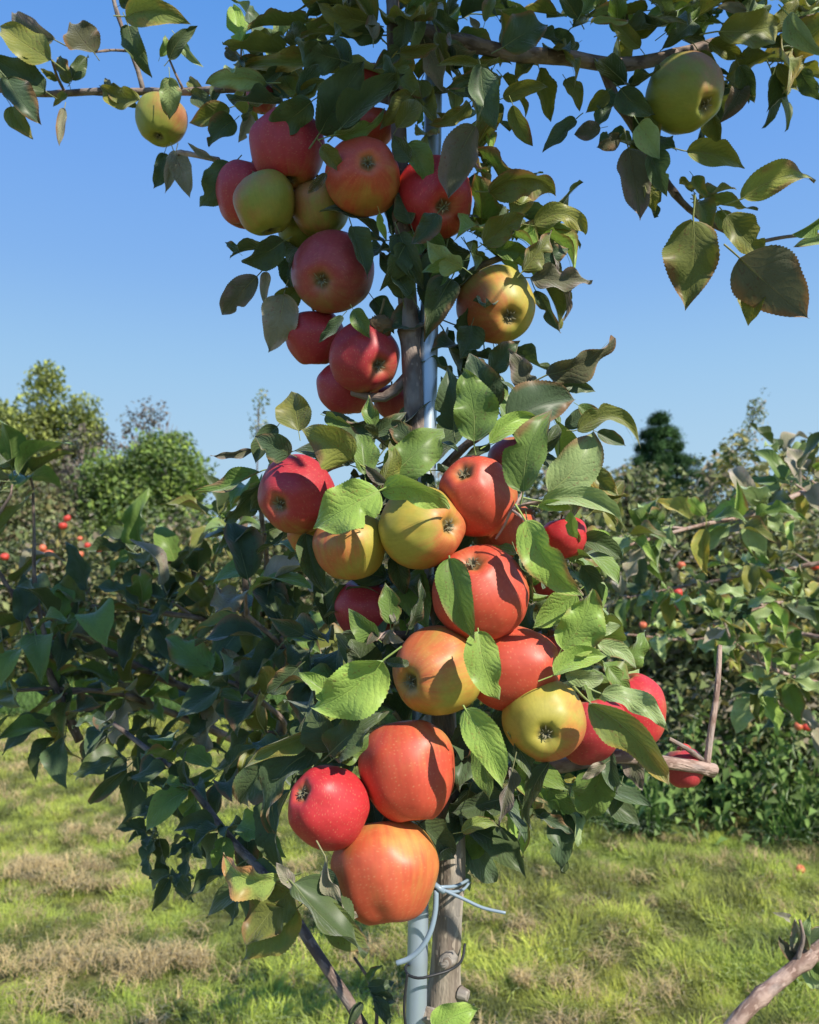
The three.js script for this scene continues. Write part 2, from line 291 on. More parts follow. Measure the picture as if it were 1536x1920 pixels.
const PAL = { apple: [[.10, .15, .035], [.15, .20, .05], [.22, .26, .075], [.30, .34, .13], [.36, .32, .10], [.40, .33, .22]], light: [[.36, .42, .08], [.44, .50, .10], [.22, .28, .07]], round: [[.20, .33, .05], [.30, .42, .06], [.12, .20, .04]], gray: [[.23, .19, .15], [.29, .23, .19], [.16, .17, .09]], red: [[.22, .09, .07], [.28, .13, .08], [.15, .10, .06]], conifer: [[.045, .11, .03], [.075, .16, .04], [.03, .075, .025]], hedge: [[.13, .18, .05], [.18, .23, .06], [.24, .25, .09], [.28, .22, .10]] };
function farTree(name, label, cat, x, z, h, blobs, n, geo, pal, o = {}, group) {
  const t = thing(name, label, cat, V(x, 0, z), group), pts = [V(x, -.05, z), V(x + R(-.06, .06), h * .3, z), V(x + R(-.1, .1), h * .62, z), V(x + R(-.1, .1), h * .9, z)];
  part('trunk', limb(pts, o.tr || .05, .012, { n: 14, k: 7, bump: .2 }), o.bark || M.farBark, t);
  const br = [], curve = new THREE.CatmullRomCurve3(pts);
  for (const b of blobs) for (let i = 0; i < (o.nb || 4); i++) {
    const s = curve.getPointAt(clamp((b[1] - b[4] * .6) / h, .08, .85)), a = R(0, 6.28), e = V(x + b[0] + Math.cos(a) * b[3] * R(.5, .95), b[1] + R(-.3, .8) * b[4], z + b[2] + Math.sin(a) * b[5] * R(.5, .95));
    br.push(limb([s, s.clone().lerp(e, .5).add(V(R(-.1, .1), R(-.05, .12), R(-.1, .1))), e], (o.tr || .05) * .4, .004, { n: 7, k: 5 }));
  }
  part('branch', merge(br), o.bark || M.farBark, t).userData = { kind: 'stuff' };
  if (n) crown(t, blobs, n, geo, pal, o); return t;
}
// the orchard row across the alley, running away towards the far end
const rowBlobs = (h, w) => [[0, h * .33, 0, w, h * .24, w * .8], [w * .35, h * .58, .1, w * .75, h * .24, w * .7], [-w * .4, h * .62, -.1, w * .7, h * .22, w * .7], [0, h * .85, 0, w * .42, h * .2, w * .42]];
for (const g of [LEAFY.mid]) g.scale(1.2, 1.2, 1.2);
const rows = [
  [2.15, -5.5, 2.25, .78, 'broad gappy apple tree with pink fruit beyond the cut limb, nearest in its row'],
  [3.75, -5.9, 2.2, .85, 'leafy apple tree at the edge of the view beside the nearest row tree'],
  [1.25, -7.6, 2.3, .8, 'apple tree half hidden behind the fruit cluster, with grass at its foot'],
  [.1, -9.6, 2.5, .8, 'apple tree of the row glimpsed through gaps in the middle of the fruiting tree'],
  [4.6, -9.2, 2.7, 1.0, 'taller apple tree showing over the top of the nearest row tree'],
  [2.9, -10.6, 2.75, .95, 'apple tree below the dark conifer, its top over the row'],
  [-3.3, -11.2, 2.3, 1.05, 'apple tree with ripe red fruit in front of the pale leafy trees'],
  [-5.1, -11.8, 2.25, 1.1, 'apple tree with red fruit at the outer end of the far row'],
  [-1.7, -12.2, 2.4, 1.0, 'apple tree of the far row next to the round green tree'],
];
for (const [x, z, h, w, label] of rows) farTree('row_apple_tree', label, 'apple tree', x, z, h, rowBlobs(h, w), z > -7 ? 1500 : 1000, z > -7 ? LEAFY.mid : LEAFY.big, PAL.apple, { tr: .045, gap: .43, grain: 3, nb: 5 }, 'apple trees in the rows across the alley');
// woodland edge behind
farTree('poplar_tree', 'tall pale green tree with upright shoots above the grey twiggy trees', 'tree', -9.1, -20, 6.2, [[0, 2.8, 0, 1.2, 1.5, 1.1], [-.2, 4.5, 0, .7, 1.0, .7], [.1, 5.8, 0, .38, .75, .4], [.95, 5.0, 0, .45, .8, .4], [-.9, 4.9, 0, .35, .8, .4]], 4200, LEAFY.big, PAL.light, { tr: .12, gap: .45, s: 1.15 });
farTree('bare_tree', 'half bare grey tree with fine twigs beside the pale green tree', 'tree', -7.6, -19, 5.0, [[0, 2.5, 0, 1.0, 1.5, .8], [.2, 4.0, 0, .75, .9, .6]], 420, LEAFY.big, PAL.gray, { tr: .07, gap: .4, bark: M.grayBark, nb: 26 });
farTree('bare_tree', 'half bare reddish grey tree with its twigs against the sky', 'tree', -6.2, -19.5, 5.6, [[0, 2.9, 0, 1.0, 1.6, .8], [0, 4.6, 0, .7, 1.0, .6]], 360, LEAFY.big, PAL.gray, { tr: .07, gap: .4, bark: M.grayBark, nb: 30 });
farTree('round_tree', 'round bright green tree standing next to the bare grey trees', 'tree', -5.3, -16.5, 4.4, [[-.1, 2.0, 0, 1.2, 1.3, 1.1], [.35, 3.3, 0, .85, .9, .8], [-.7, 3.1, 0, .6, .8, .6]], 3600, LEAFY.big, PAL.round, { tr: .1, gap: .45 });
farTree('shrub', 'low bright green shrub at the foot of the round tree', 'shrub', -4.1, -15.5, 2.9, [[0, 1.4, 0, 1.0, 1.2, .8]], 700, LEAFY.big, PAL.round, { tr: .05, gap: .44 });
farTree('red_tree', 'rust red tree behind the pale green tree', 'tree', -11.4, -21, 5.1, [[0, 3.2, 0, 1.2, 1.6, 1.0]], 700, LEAFY.big, PAL.red, { tr: .1, gap: .44, s: 1.2 });
farTree('hedge_tree', 'olive green bushy tree below the grey twigs', 'tree', -8.2, -16.5, 3.4, [[0, 1.7, 0, 1.6, 1.5, 1.1], [1.3, 1.9, 0, 1.1, 1.3, 1]], 2800, LEAFY.big, PAL.hedge, { tr: .08, gap: .43 });
farTree('hedge_tree', 'olive hedge tree glimpsed behind the fruiting tree, farther in than the shrub', 'tree', -1.6, -17.5, 3.3, [[0, 1.6, 0, 1.8, 1.5, 1.1], [-1.5, 1.4, 0, 1.1, 1.2, 1]], 1100, LEAFY.big, PAL.hedge, { tr: .08, gap: .44, s: 1.1 });
farTree('hedge_tree', 'low wide olive green tree under the open sky at the side', 'tree', 9.6, -17.0, 4.0, [[0, 2.2, 0, 1.6, 1.6, 1.1], [-2.2, 1.9, 0, 1.5, 1.5, 1]], 1300, LEAFY.big, PAL.hedge, { tr: .08, gap: .44, s: 1.1 });
{ // a conifer, in whorls of drooping boughs
  const x = 7.7, z = -25, t = thing('conifer', 'dark pointed conifer rising behind the orchard rows', 'conifer tree', V(x, 0, z)); part('trunk', limb([V(x, 0, z), V(x, 3, z), V(x, 6.4, z)], .16, .02, { n: 10, k: 7 }), M.farBark, t);
  const im = shade(new THREE.InstancedMesh(LEAFY.needle, new THREE.MeshStandardMaterial({ color: 0xffffff, roughness: 1, side: THREE.DoubleSide }), 5200)), o = new THREE.Object3D(), c = new THREE.Color(); im.name = 'crown'; im.userData = { kind: 'stuff' };
  for (let i = 0; i < 5200; i++) { const u = Math.pow(rnd(), .7), w = Math.floor(u * 15), y = 6.5 - (w + R(.1, .42)) / 15 * 5.6, a = Math.floor(R(0, 9)) * .7 + w * 1.3 + R(-.16, .16), r = (6.75 - y) * .72 * Math.sqrt(R(.02, 1)) * (.55 + .75 * h3(w, Math.floor(a * 1.4), 3)); o.position.set(Math.cos(a) * r, y - r * .30, Math.sin(a) * r); o.rotation.set(R(-.3, .3), R(0, 6.28), R(-.3, .3)); o.scale.setScalar(R(.5, 1.0)); const p = pick(PAL.conifer); c.setRGB(...p); o.updateMatrix(); im.setMatrixAt(i, o.matrix); im.setColorAt(i, c); }
  t.add(im);
}
scatter('undergrowth', 'leafy green weeds standing under the row trees at the edge of the alley', LEAFY.mid, M.far, 1500, (o, c, i) => {
  const x = R(1.3, 4.4), zz = -4.7 - R(0, 1.5) + .2 * (x - 2), g = noise(x * 2.4, zz * 2.4, 4), h = .75 * g * g + .05; if (g < .35) return false; o.position.set(x, R(.02, h), zz); o.rotation.set(R(-.3, .3), R(0, 6.28), R(-.3, .3)); o.scale.set(.9, 1.3, .9); const k = R(.6, 1.3); c.setRGB(.17 * k, .28 * k, .055 * k); return true;
});
function wand(label, pts, h, n, lean) {                      // a young tree: thin leaning shoots with leaves along them
  const t = thing('young_tree', label, 'young tree', V(pts[0].x, 0, pts[0].z)); part('trunk', limb(pts, .025, .004, { n: 18, k: 6 }), M.farBark, t); const curve = new THREE.CatmullRomCurve3(pts), br = [];
  const im = shade(new THREE.InstancedMesh(LEAFY.shoot, M.far, n)), o = new THREE.Object3D(), c = new THREE.Color(); im.name = 'crown'; im.userData = { kind: 'stuff' };
  for (let i = 0; i < n; i++) { const u = R(h, 1), p = curve.getPointAt(u), w = lean * (1.15 - u); p.add(V(R(-w, w), R(-.12, .12), R(-w, w))); if (i % 9 === 0) br.push(limb([curve.getPointAt(Math.max(0, u - .06)), p], .006, .002, { n: 3, k: 4 })); o.position.copy(p).sub(t.position); o.rotation.set(R(-1, 1), R(0, 6.28), R(-1, 1)); o.scale.setScalar(R(.7, 1.3)); const q = pick(PAL.apple); c.setRGB(...q); o.updateMatrix(); im.setMatrixAt(i, o.matrix); im.setColorAt(i, c); }
  part('branch', merge(br), M.farBark, t).userData = { kind: 'stuff' }; t.add(im);
}
{
  const d = 9, g = (px, py, dd = d) => at(px, py, dd), foot = (p) => V(p.x - .2, 0, p.z);
  let a = g(1290, 960), b = g(1360, 880), c = g(1432, 755); wand('young tree with a leaning leafy shoot against the sky', [foot(a), a, b, c], .42, 260, .28);
  a = g(478, 940); b = g(484, 840); c = g(486, 746); wand('thin young tree with one faint leafy tip against the sky', [foot(a), a, b, c], .86, 26, .35);
  a = g(1480, 1000, 8); b = g(1480, 930, 8); c = g(1478, 862, 8); wand('young tree with an upright leafy tip near the edge of the view', [foot(a), a, b, c], .4, 200, .5);
}

// ---------------------------------------------------------------- neighbouring apple trees, close behind
const path = (a) => a.map((p) => at(p[0], p[1], p[2]));
function boughs(tree, list, mat, kinds, L, o = {}) {
  for (const [pts, r0, r1, n, up] of list) {
    const P = path(pts), curve = new THREE.CatmullRomCurve3(P);
    part('branch', limb(P, r0, r1, { nodes: .05, k: 7 }), mat, tree);
    for (let i = 0; i < n; i++) {
      const u = n === 1 ? 1 : lerp(o.from ?? .12, 1, i / (n - 1)), p = curve.getPointAt(clamp(u + R(-.03, .03), 0, 1)), a = curve.getTangentAt(clamp(u, 0, 1)).multiplyScalar(.7 + u * .6).add(V(R(-.8, .8), R(-.3, .9) + (up || 0), R(-.4, 1)));
      const tw = p.clone().addScaledVector(a.normalize(), R(.01, .05)); part('spur', limb([p, p.clone().lerp(tw, .5), tw], r1 * 1.1, r1 * .8, { n: 4, k: 5 }), mat, tree);
      rosette(tree, tw, a, Math.round(R(o.n0 || 4, o.n1 || 7)), L, kinds);
    }
  }
}
{
  const foot = at(842, 1700, 1.55); foot.y = 0;
  const t = thing('apple_tree', 'shaded apple tree crowded close behind the fruiting tree, over the sunny grass', 'apple tree', foot);
  const P = [V(foot.x, -.05, foot.z), at(842, 1800, 1.55), at(825, 1640, 1.55), at(700, 1500, 1.55), at(500, 1400, 1.52), at(466, 1280, 1.52), at(462, 1050, 1.5), at(452, 920, 1.48)]; part('trunk', limb(P, .018, .006, { nodes: .12 }), M.branch, t);
  boughs(t, [
    [[[466, 1330, 1.5], [300, 1270, 1.42], [150, 1190, 1.35], [30, 1120, 1.3]], .009, .003, 6, -.3],
    [[[462, 1150, 1.5], [370, 1080, 1.48], [290, 1040, 1.42]], .007, .003, 4, -.3],
    [[[470, 1400, 1.5], [330, 1340, 1.4], [220, 1300, 1.3], [90, 1290, 1.25]], .008, .003, 6],
    [[[465, 1260, 1.48], [400, 1170, 1.4], [310, 1150, 1.34], [210, 1140, 1.3]], .007, .003, 5, -.2],
    [[[462, 1060, 1.48], [440, 1010, 1.44], [410, 980, 1.42]], .006, .003, 3],
    [[[465, 1200, 1.3], [500, 1080, 1.15], [490, 960, 1.08]], .006, .003, 5],
    [[[470, 1300, 1.3], [540, 1230, 1.12], [460, 1150, 1.05]], .006, .003, 5],
    [[[470, 1420, 1.3], [530, 1350, 1.1], [440, 1280, 1.08]], .006, .003, 5],
    [[[150, 1390, 1.25], [100, 1280, 1.25], [55, 1170, 1.25], [-10, 1060, 1.25]], .007, .003, 3, -.5],
    [[[95, 1240, 1.25], [66, 1100, 1.26], [64, 1000, 1.26], [62, 915, 1.26]], .004, .002, 2, -.5],
    [[[-30, 1000, 1.2], [0, 960, 1.2], [20, 930, 1.2]], .004, .002, 1, -.4],
  ], M.branch, 'tdgogduqtogd', .086, { n1: 7 });
  t.userData.label = 'shaded apple tree crowded close behind the fruiting tree, over the sunny grass';
  const foot2 = at(1560, 1300, 2.0); foot2.y = 0;
  const t2 = thing('apple_tree', 'sunlit apple tree reaching thin leafy boughs in beside the fruiting tree', 'apple tree', foot2);
  part('trunk', limb([V(foot2.x, -.05, foot2.z), at(1565, 1500, 2.0), at(1570, 1100, 2.0), at(1575, 900, 2)], .024, .01, { nodes: .15 }), M.branch, t2);
  boughs(t2, [
    [[[1570, 905, 1.8], [1500, 925, 1.7], [1420, 962, 1.62], [1300, 988, 1.55], [1180, 1022, 1.5]], .006, .003, 9],
    [[[1570, 1150, 1.95], [1460, 1130, 1.9], [1370, 1160, 1.85]], .006, .003, 7],
    [[[1570, 1290, 2.0], [1450, 1255, 1.9], [1370, 1200, 1.8]], .006, .003, 7],
    [[[1570, 1050, 2.2], [1400, 1080, 2.3], [1280, 1100, 2.4], [1180, 1120, 2.4]], .007, .003, 9],
    [[[1570, 1380, 2.1], [1480, 1330, 2.1], [1420, 1290, 2.0]], .006, .003, 5],
    [[[1570, 1200, 2.3], [1420, 1180, 2.5], [1300, 1200, 2.6], [1180, 1190, 2.6]], .007, .003, 7],
    [[[1575, 960, 2.1], [1500, 890, 2.1], [1470, 860, 2.1]], .005, .002, 3],
  ], M.pinkBranch, 'goplguodpyl', .088, { n0: 4, n1: 7 });
  // a low bare shoot crossing the grass
  const f3 = at(1600, 1730, 1.0); const t3 = thing('apple_branch', 'bare pinkish apple branch slanting over the grass near the lower corner', 'branch', at(1360, 1945, .95));
  part('shoot', limb([at(1340, 1965, .95), at(1400, 1893, .96), at(1470, 1832, .98), at(1560, 1762, 1.0), at(1700, 1650, 1.05)], .0085, .0095, { nodes: .07 }), M.pinkBranch, t3);
  for (const [x, y, x2, y2, k] of [[1495, 1795, 1460, 1752, 'v'], [1505, 1785, 1520, 1716, 'p'], [1498, 1790, 1490, 1722, 'u'], [1515, 1790, 1550, 1880, 'p'], [1520, 1800, 1560, 1850, 'g'], [1500, 1795, 1545, 1735, 'd'], [1480, 1722, 1455, 1712, 'u']]) { leafTree = t3; leaf(x, y, x2, y2, .55, 1.0, k, { nu: 20, nv: 6 }); }
  part('spur', limb([at(1496, 1812, .985), at(1498, 1790, .985), at(1506, 1760, .985), at(1500, 1725, .985)], .0035, .0018, { n: 10, k: 6 }), M.branch, t3);
}

// ---------------------------------------------------------------- the fruiting tree
const rootP = at(830, 1900, .74), tree = (() => { const p = rootP.clone(); p.y = 0; return thing('apple_tree', 'slender fruiting apple tree tied to a steel stake, hung with clusters of ripe apples', 'apple tree', p); })();
leafTree = tree;
part('trunk', limb([V(rootP.x, -.05, rootP.z), V(rootP.x, .55, rootP.z), at(832, 1900, .742), at(838, 1750, .742), at(846, 1610, .745), at(838, 1440, .765), at(815, 1200, .79)], .0185, .0122, { nodes: .3, k: 14, step: .008, bump: .1 }), M.trunk, tree);
part('leader', limb([at(815, 1200, .79), at(795, 980, .80), at(778, 770, .80), at(768, 620, .81), at(757, 450, .82), at(748, 250, .83), at(738, 60, .84), at(735, -160, .85), at(745, -420, .87)], .0122, .0045, { nodes: .12, k: 14, step: .008, bump: .1 }), M.leader, tree);
const knot = (x, y, d, r, dir) => part('knot', limb([at(x, y, d), at(x + dir[0] * .4, y + dir[1] * .4, d - dir[2] * .5), at(x + dir[0], y + dir[1], d - dir[2])], r, r * .72, { n: 6, k: 9, bump: .25 }), M.trunk, tree);
knot(842, 1800, .728, .0085, [-6, 4, .014]); knot(818, 1912, .728, .009, [-26, -12, .01]); knot(862, 1862, .735, .007, [16, 6, .004]);
const B = (pts, r0, r1, m = M.branch, o = {}) => part('branch', limb(path(pts), r0, r1, Object.assign({ nodes: .06, bump: .16 }, o)), m, tree);
B([[800, 2040, .75], [700, 1955, .76], [655, 1880, .77], [590, 1780, .79], [515, 1662, .83], [430, 1570, .9], [345, 1458, .98], [270, 1400, 1.05], [210, 1355, 1.1]], .0060, .003, M.branch);
B([[845, 1490, .77], [930, 1450, .76], [1040, 1438, .775], [1160, 1418, .79], [1250, 1430, .81], [1340, 1443, .83]], .0080, .0062, M.pinkBranch);
B([[1325, 1440, .828], [1332, 1380, .83], [1344, 1300, .84], [1350, 1210, .86]], .0036, .0024, M.pinkBranch); B([[1338, 1452, .83], [1290, 1436, .815], [1262, 1428, .81]], .0035, .003, M.pinkBranch, { n: 8 });
B([[1322, 1428, .83], [1285, 1402, .82], [1255, 1385, .82]], .0026, .002, M.branch, { n: 8 });
B([[738, 60, .84], [800, 62, .85], [880, 82, .86], [960, 100, .87], [1060, 108, .88], [1160, 122, .9], [1280, 100, .93], [1420, 60, .97], [1600, 20, 1.0]], .0088, .006, M.branch);
B([[1128, 118, .895], [1150, 175, .9], [1195, 250, .92], [1245, 335, .93], [1290, 390, .93], [1345, 425, .93], [1412, 456, .93]], .0058, .0028, M.branch);
B([[1412, 456, .93], [1480, 443, .93], [1580, 438, .93]], .0022, .0018, M.branch, { n: 8 });
B([[748, 190, .83], [620, 160, .9], [450, 165, .95], [350, 172, .98], [270, 172, 1.0], [180, 172, 1.0], [76, 176, 1.02], [-60, 160, 1.05]], .0055, .0035, M.branch);
B([[246, 96, 1.0], [210, 94, .985], [176, 98, .962]], .0018, .0012, M.branch, { n: 8 }); B([[122, 173, 1.01], [108, 145, .99], [98, 113, .962]], .002, .0013, M.branch, { n: 8 }); B([[60, 176, 1.02], [30, 165, .98], [14, 148, .952]], .002, .0013, M.branch, { n: 8 }); B([[346, 172, .98], [330, 140, .97], [318, 112, .962]], .0018, .0012, M.branch, { n: 8 }); B([[455, 165, .95], [452, 130, .95], [453, 84, .95]], .0018, .0012, M.branch, { n: 8 });
B([[268, 168, 1.0], [258, 130, 1.0], [236, 70, 1.0], [214, 4, 1.0], [205, -60, 1.0]], .0032, .002, M.branch); B([[410, 300, .9], [330, 285, .93], [350, 295, .95]], .003, .002, M.pinkBranch, { n: 6 });
B([[770, 700, .81], [720, 745, .81], [660, 735, .82]], .006, .004); B([[775, 640, .81], [830, 560, .84], [900, 500, .86], [985, 470, .88]], .005, .003); B([[765, 330, .82], [830, 300, .82], [920, 290, .84], [960, 330, .85]], .005, .003);
B([[800, 1000, .8], [860, 940, .79], [960, 955, .75], [1000, 960, .73]], .005, .0026, M.pinkBranch); B([[800, 1000, .8], [700, 940, .76], [715, 905, .71]], .005, .0026); B([[818, 1200, .79], [740, 1190, .73], [706, 1195, .70]], .005, .003); B([[838, 1420, .77], [720, 1400, .73], [618, 1412, .70]], .005, .003); B([[830, 880, .8], [880, 830, .77], [930, 800, .76]], .005, .003);
B([[700, 1980, .77], [706, 1890, .775], [690, 1835, .78], [664, 1795, .785]], .0022, .0012, M.branch, { n: 10 });

// the leaves one can pick out, named by where their stalk and tip show
const Lf = leaf;
// over and among the sunlit lower fruit
Lf(711, 920, 584, 984, .76, .655, 'l', { roll: 14, fold: .28, curl: .06, bite: [.32, 1, .45] });
Lf(718, 921, 833, 966, .5, .662, 'l', { bend: .27, roll: 24, fold: .25, curl: .1 });
Lf(721, 902, 834, 793, .56, .672, 'g', { roll: -10, fold: .2, bite: [.82, -1, .4] });
Lf(716, 908, 742, 828, .6, .665, 'o', { roll: 30, fold: .6 }); Lf(722, 906, 684, 872, .6, .66, 'v', { roll: -15 });
Lf(684, 890, 672, 806, .72, .675, 'g', { fold: .5, roll: 12 }); Lf(658, 862, 559, 812, .8, .675, 'y', { bend: -.12, fold: .35, roll: -18 }); Lf(656, 872, 545, 834, .46, .69, 'd', { roll: 35 });
Lf(560, 808, 548, 734, 1.0, .70, 'o', { fold: .35, roll: -10, hook: 0 }); Lf(545, 852, 477, 820, .8, .71, 't', { roll: -10 }); Lf(478, 842, 395, 856, .34, .76, 'v', { curl: .1 }); Lf(486, 884, 366, 926, .42, .74, 'g', { roll: 40, fold: .7 }); Lf(500, 900, 420, 985, .5, .78, 'd');
Lf(888, 828, 866, 688, .62, .70, 'g', { roll: -6, fold: .16, curl: .05, twist: .1 }); Lf(932, 764, 884, 660, .62, .73, 't', { roll: 10 }); Lf(918, 832, 1010, 779, .5, .70, 'l', { bend: .12 }); Lf(920, 834, 860, 860, .4, .73, 'd');
Lf(982, 922, 1026, 762, .55, .675, 'g', { roll: -14, fold: .24, curl: .04 }); Lf(1028, 925, 1119, 806, .64, .69, 'p', { roll: 10, fold: .15, curl: .08 }); Lf(1016, 941, 1184, 982, .42, .67, 'p', { bend: .14, roll: -16, curl: .08 });
Lf(1010, 950, 1074, 958, .42, .665, 'l', { bend: .1 }); Lf(1071, 960, 1081, 1019, .5, .66, 'l', { roll: 15 }); Lf(986, 976, 1086, 1126, .5, .66, 'l', { roll: 12, fold: .4, curl: .05, twist: .1 }); Lf(991, 987, 1022, 1103, .4, .675, 't', { roll: 25 }); Lf(968, 1038, 1000, 1128, .55, .70, 'd');
Lf(1080, 1112, 1000, 1178, .68, .685, 'l', { roll: -10 }); Lf(1054, 1216, 1112, 1104, .72, .68, 'l', { roll: 8, fold: .3 }); Lf(1039, 1266, 1140, 1228, .56, .668, 'l', { roll: -10, bend: .1 }); Lf(1060, 1262, 1138, 1280, .48, .674, 'p', { roll: 20 }); Lf(1120, 1208, 1199, 1249, .42, .69, 'p', { bend: .1 }); Lf(1110, 1180, 1168, 1172, .5, .70, 'p'); Lf(1095, 1130, 1128, 1210, .6, .71, 'g');
Lf(1104, 1318, 1255, 1480, .40, .61, 'q', { bend: .13, roll: 26, fold: .35, curl: .06, hook: .05 }); Lf(1128, 1302, 1256, 1371, .34, .635, 'p', { bend: .12, roll: -18, fold: .2 });
Lf(898, 1183, 938, 1313, .58, .645, 'l', { roll: -8, fold: .3, curl: .05, pet: .05 }); Lf(872, 1330, 943, 1478, .46, .64, 'l', { roll: 12, fold: .3, bend: .07, pet: .06 }); Lf(890, 1400, 912, 1505, .42, .66, 'g', { roll: 20 }); Lf(882, 1345, 884, 1430, .6, .70, 'd'); Lf(962, 1440, 936, 1548, .38, .66, 'v', { roll: -30 });
Lf(964, 1392, 1012, 1468, .5, .68, 'd'); Lf(968, 1440, 1002, 1512, .6, .69, 'l'); Lf(1030, 1430, 979, 1558, .3, .68, 'd', { roll: 25 }); Lf(1128, 1446, 1098, 1544, .76, .74, 'g', { roll: -10, fold: .3 }); Lf(1146, 1408, 1154, 1490, .6, .74, 't'); Lf(1165, 1470, 1148, 1530, .55, .76, 'd'); Lf(1134, 1432, 1088, 1464, .4, .72, 'u'); Lf(1012, 1530, 1076, 1562, .5, .76, 't'); Lf(1030, 1482, 1084, 1526, .6, .76, 'g'); Lf(1058, 1456, 1086, 1464, .8, .75, 'y'); Lf(1170, 1400, 1205, 1480, .5, .8, 'v');
Lf(843, 1047, 879, 1205, .56, .628, 'g', { roll: 16, fold: .62, curl: .04, twist: .05, pet: .04 });
Lf(706, 1196, 652, 1148, .78, .655, 'g', { fold: .5, roll: -20 }); Lf(732, 1170, 724, 1093, .76, .662, 'g', { fold: .5, roll: 18 }); Lf(766, 1178, 796, 1098, .4, .67, 'd', { roll: 25 }); Lf(724, 1240, 772, 1246, .5, .66, 'd');
Lf(718, 1238, 580, 1336, .66, .632, 'l', { roll: -6, fold: .3, bend: .06 }); Lf(622, 1300, 562, 1258, .9, .655, 'l', { roll: 14 }); Lf(616, 1410, 580, 1322, .8, .672, 'd', { fold: .3 }); Lf(618, 1414, 714, 1332, .62, .664, 'd', { fold: .35 }); Lf(630, 1420, 694, 1378, .6, .655, 'g', { roll: 30, fold: .5 });
Lf(602, 1404, 490, 1562, .42, .69, 't', { roll: 24, fold: .5, bend: -.16 }); Lf(585, 1376, 462, 1434, .5, .68, 'q', { roll: -20 }); Lf(590, 1390, 480, 1470, .6, .69, 't'); Lf(522, 1430, 440, 1510, .74, .74, 'd'); Lf(740, 1040, 762, 1118, .6, .74, 'd'); Lf(574, 1000, 612, 1112, .56, .73, 'd'); Lf(640, 1380, 668, 1440, .7, .70, 'd');
Lf(735, 1182, 716, 1216, .4, .655, 'u', { pet: .1 }); Lf(732, 1188, 758, 1206, .7, .655, 'u', { pet: .1 }); Lf(742, 1168, 730, 1140, .4, .66, 'u', { pet: .1 }); Lf(712, 1186, 690, 1206, .5, .655, 'b', { pet: .1 });
for (const p of [[[1016, 941, .672], [988, 945, .676], [962, 955, .68], [946, 985, .69], [930, 1010, .70]], [[960, 956, .68], [976, 968, .675], [990, 982, .668]], [[962, 955, .68], [974, 935, .685], [985, 915, .69]], [[740, 1190, .70], [725, 1185, .668], [705, 1200, .66]]]) part('spur', limb(path(p), .0014, .0011, { n: 12, k: 6 }), M.pinkBranch, tree);
// low on the trunk
Lf(520, 1648, 407, 1610, .62, .635, 'r', { bend: .1, fold: .5, roll: -25, curl: .12 }); Lf(518, 1654, 367, 1708, .34, .645, 'd', { roll: 30, fold: .35 }); Lf(548, 1664, 518, 1618, .5, .635, 'u', { fold: .5 }); Lf(548, 1668, 462, 1772, .8, .64, 'o', { fold: .3, roll: 18 }); Lf(556, 1705, 456, 1800, .66, .645, 'q', { roll: -12 }); Lf(551, 1656, 690, 1788, .62, .635, 'd', { roll: -46, fold: .4, bend: -.06 }); Lf(612, 1610, 684, 1732, .2, .64, 'u', { roll: 40 }); Lf(600, 1690, 694, 1790, .5, .64, 'q', { roll: 10 }); Lf(606, 1630, 640, 1690, .6, .66, 't');
Lf(786, 1545, 868, 1608, .75, .70, 'd'); Lf(950, 1496, 846, 1524, .62, .71, 'd'); Lf(866, 1560, 938, 1546, .5, .69, 'r', { bend: .1 }); Lf(930, 1550, 958, 1582, .4, .74, 't'); Lf(872, 1624, 880, 1672, .5, .77, 'p'); Lf(812, 1928, 900, 1890, .75, .70, 'l', { curl: .1 }); Lf(880, 1480, 850, 1560, .7, .72, 'd');
Lf(690, 1850, 740, 1842, .5, .77, 't', { nu: 20 }); Lf(694, 1860, 748, 1880, .5, .77, 'd'); Lf(700, 1890, 742, 1905, .45, .77, 'g'); Lf(680, 1880, 650, 1925, .5, .765, 'd'); Lf(690, 1840, 712, 1812, .6, .77, 'g'); Lf(700, 1870, 735, 1930, .5, .765, 't');
// between the two clusters and out to the side
Lf(955, 792, 1086, 741, .66, .71, 't', { roll: -10 }); Lf(1050, 722, 1122, 736, .5, .76, 'd'); Lf(1084, 809, 1206, 829, .46, .69, 'o', { bend: .3, roll: -30, hook: .2 }); Lf(1026, 703, 1156, 634, .44, .74, 'b', { bend: -.06, roll: 16, curl: .08 }); Lf(1000, 738, 952, 654, .6, .76, 'v'); Lf(995, 520, 1115, 517, .58, .80, 'v', { roll: -25, bend: -.06 }); Lf(981, 508, 1048, 430, .5, .79, 'o', { roll: 25 }); Lf(1000, 500, 1070, 462, .6, .82, 't'); Lf(1004, 545, 1042, 628, .34, .84, 't', { fold: .5 });
Lf(866, 500, 800, 452, .62, .76, 'p', { fold: .4 }); Lf(868, 490, 794, 512, .44, .765, 'g'); Lf(850, 806, 832, 690, .66, .75, 't'); Lf(884, 610, 862, 672, .95, .80, 'd'); Lf(846, 524, 796, 634, .7, .79, 'd'); Lf(836, 470, 812, 600, .5, .80, 'd'); Lf(1085, 760, 1135, 790, .5, .72, 'g'); Lf(1060, 800, 1108, 760, .6, .73, 't'); Lf(1120, 810, 1176, 836, .6, .75, 'd'); Lf(1100, 870, 1160, 930, .6, .74, 'q'); Lf(920, 700, 980, 640, .7, .79, 'd'); Lf(700, 815, 760, 770, .5, .75, 'd'); Lf(780, 840, 720, 790, .6, .74, 'd'); Lf(520, 800, 478, 868, .6, .75, 'd'); Lf(610, 780, 660, 800, .7, .74, 'g');
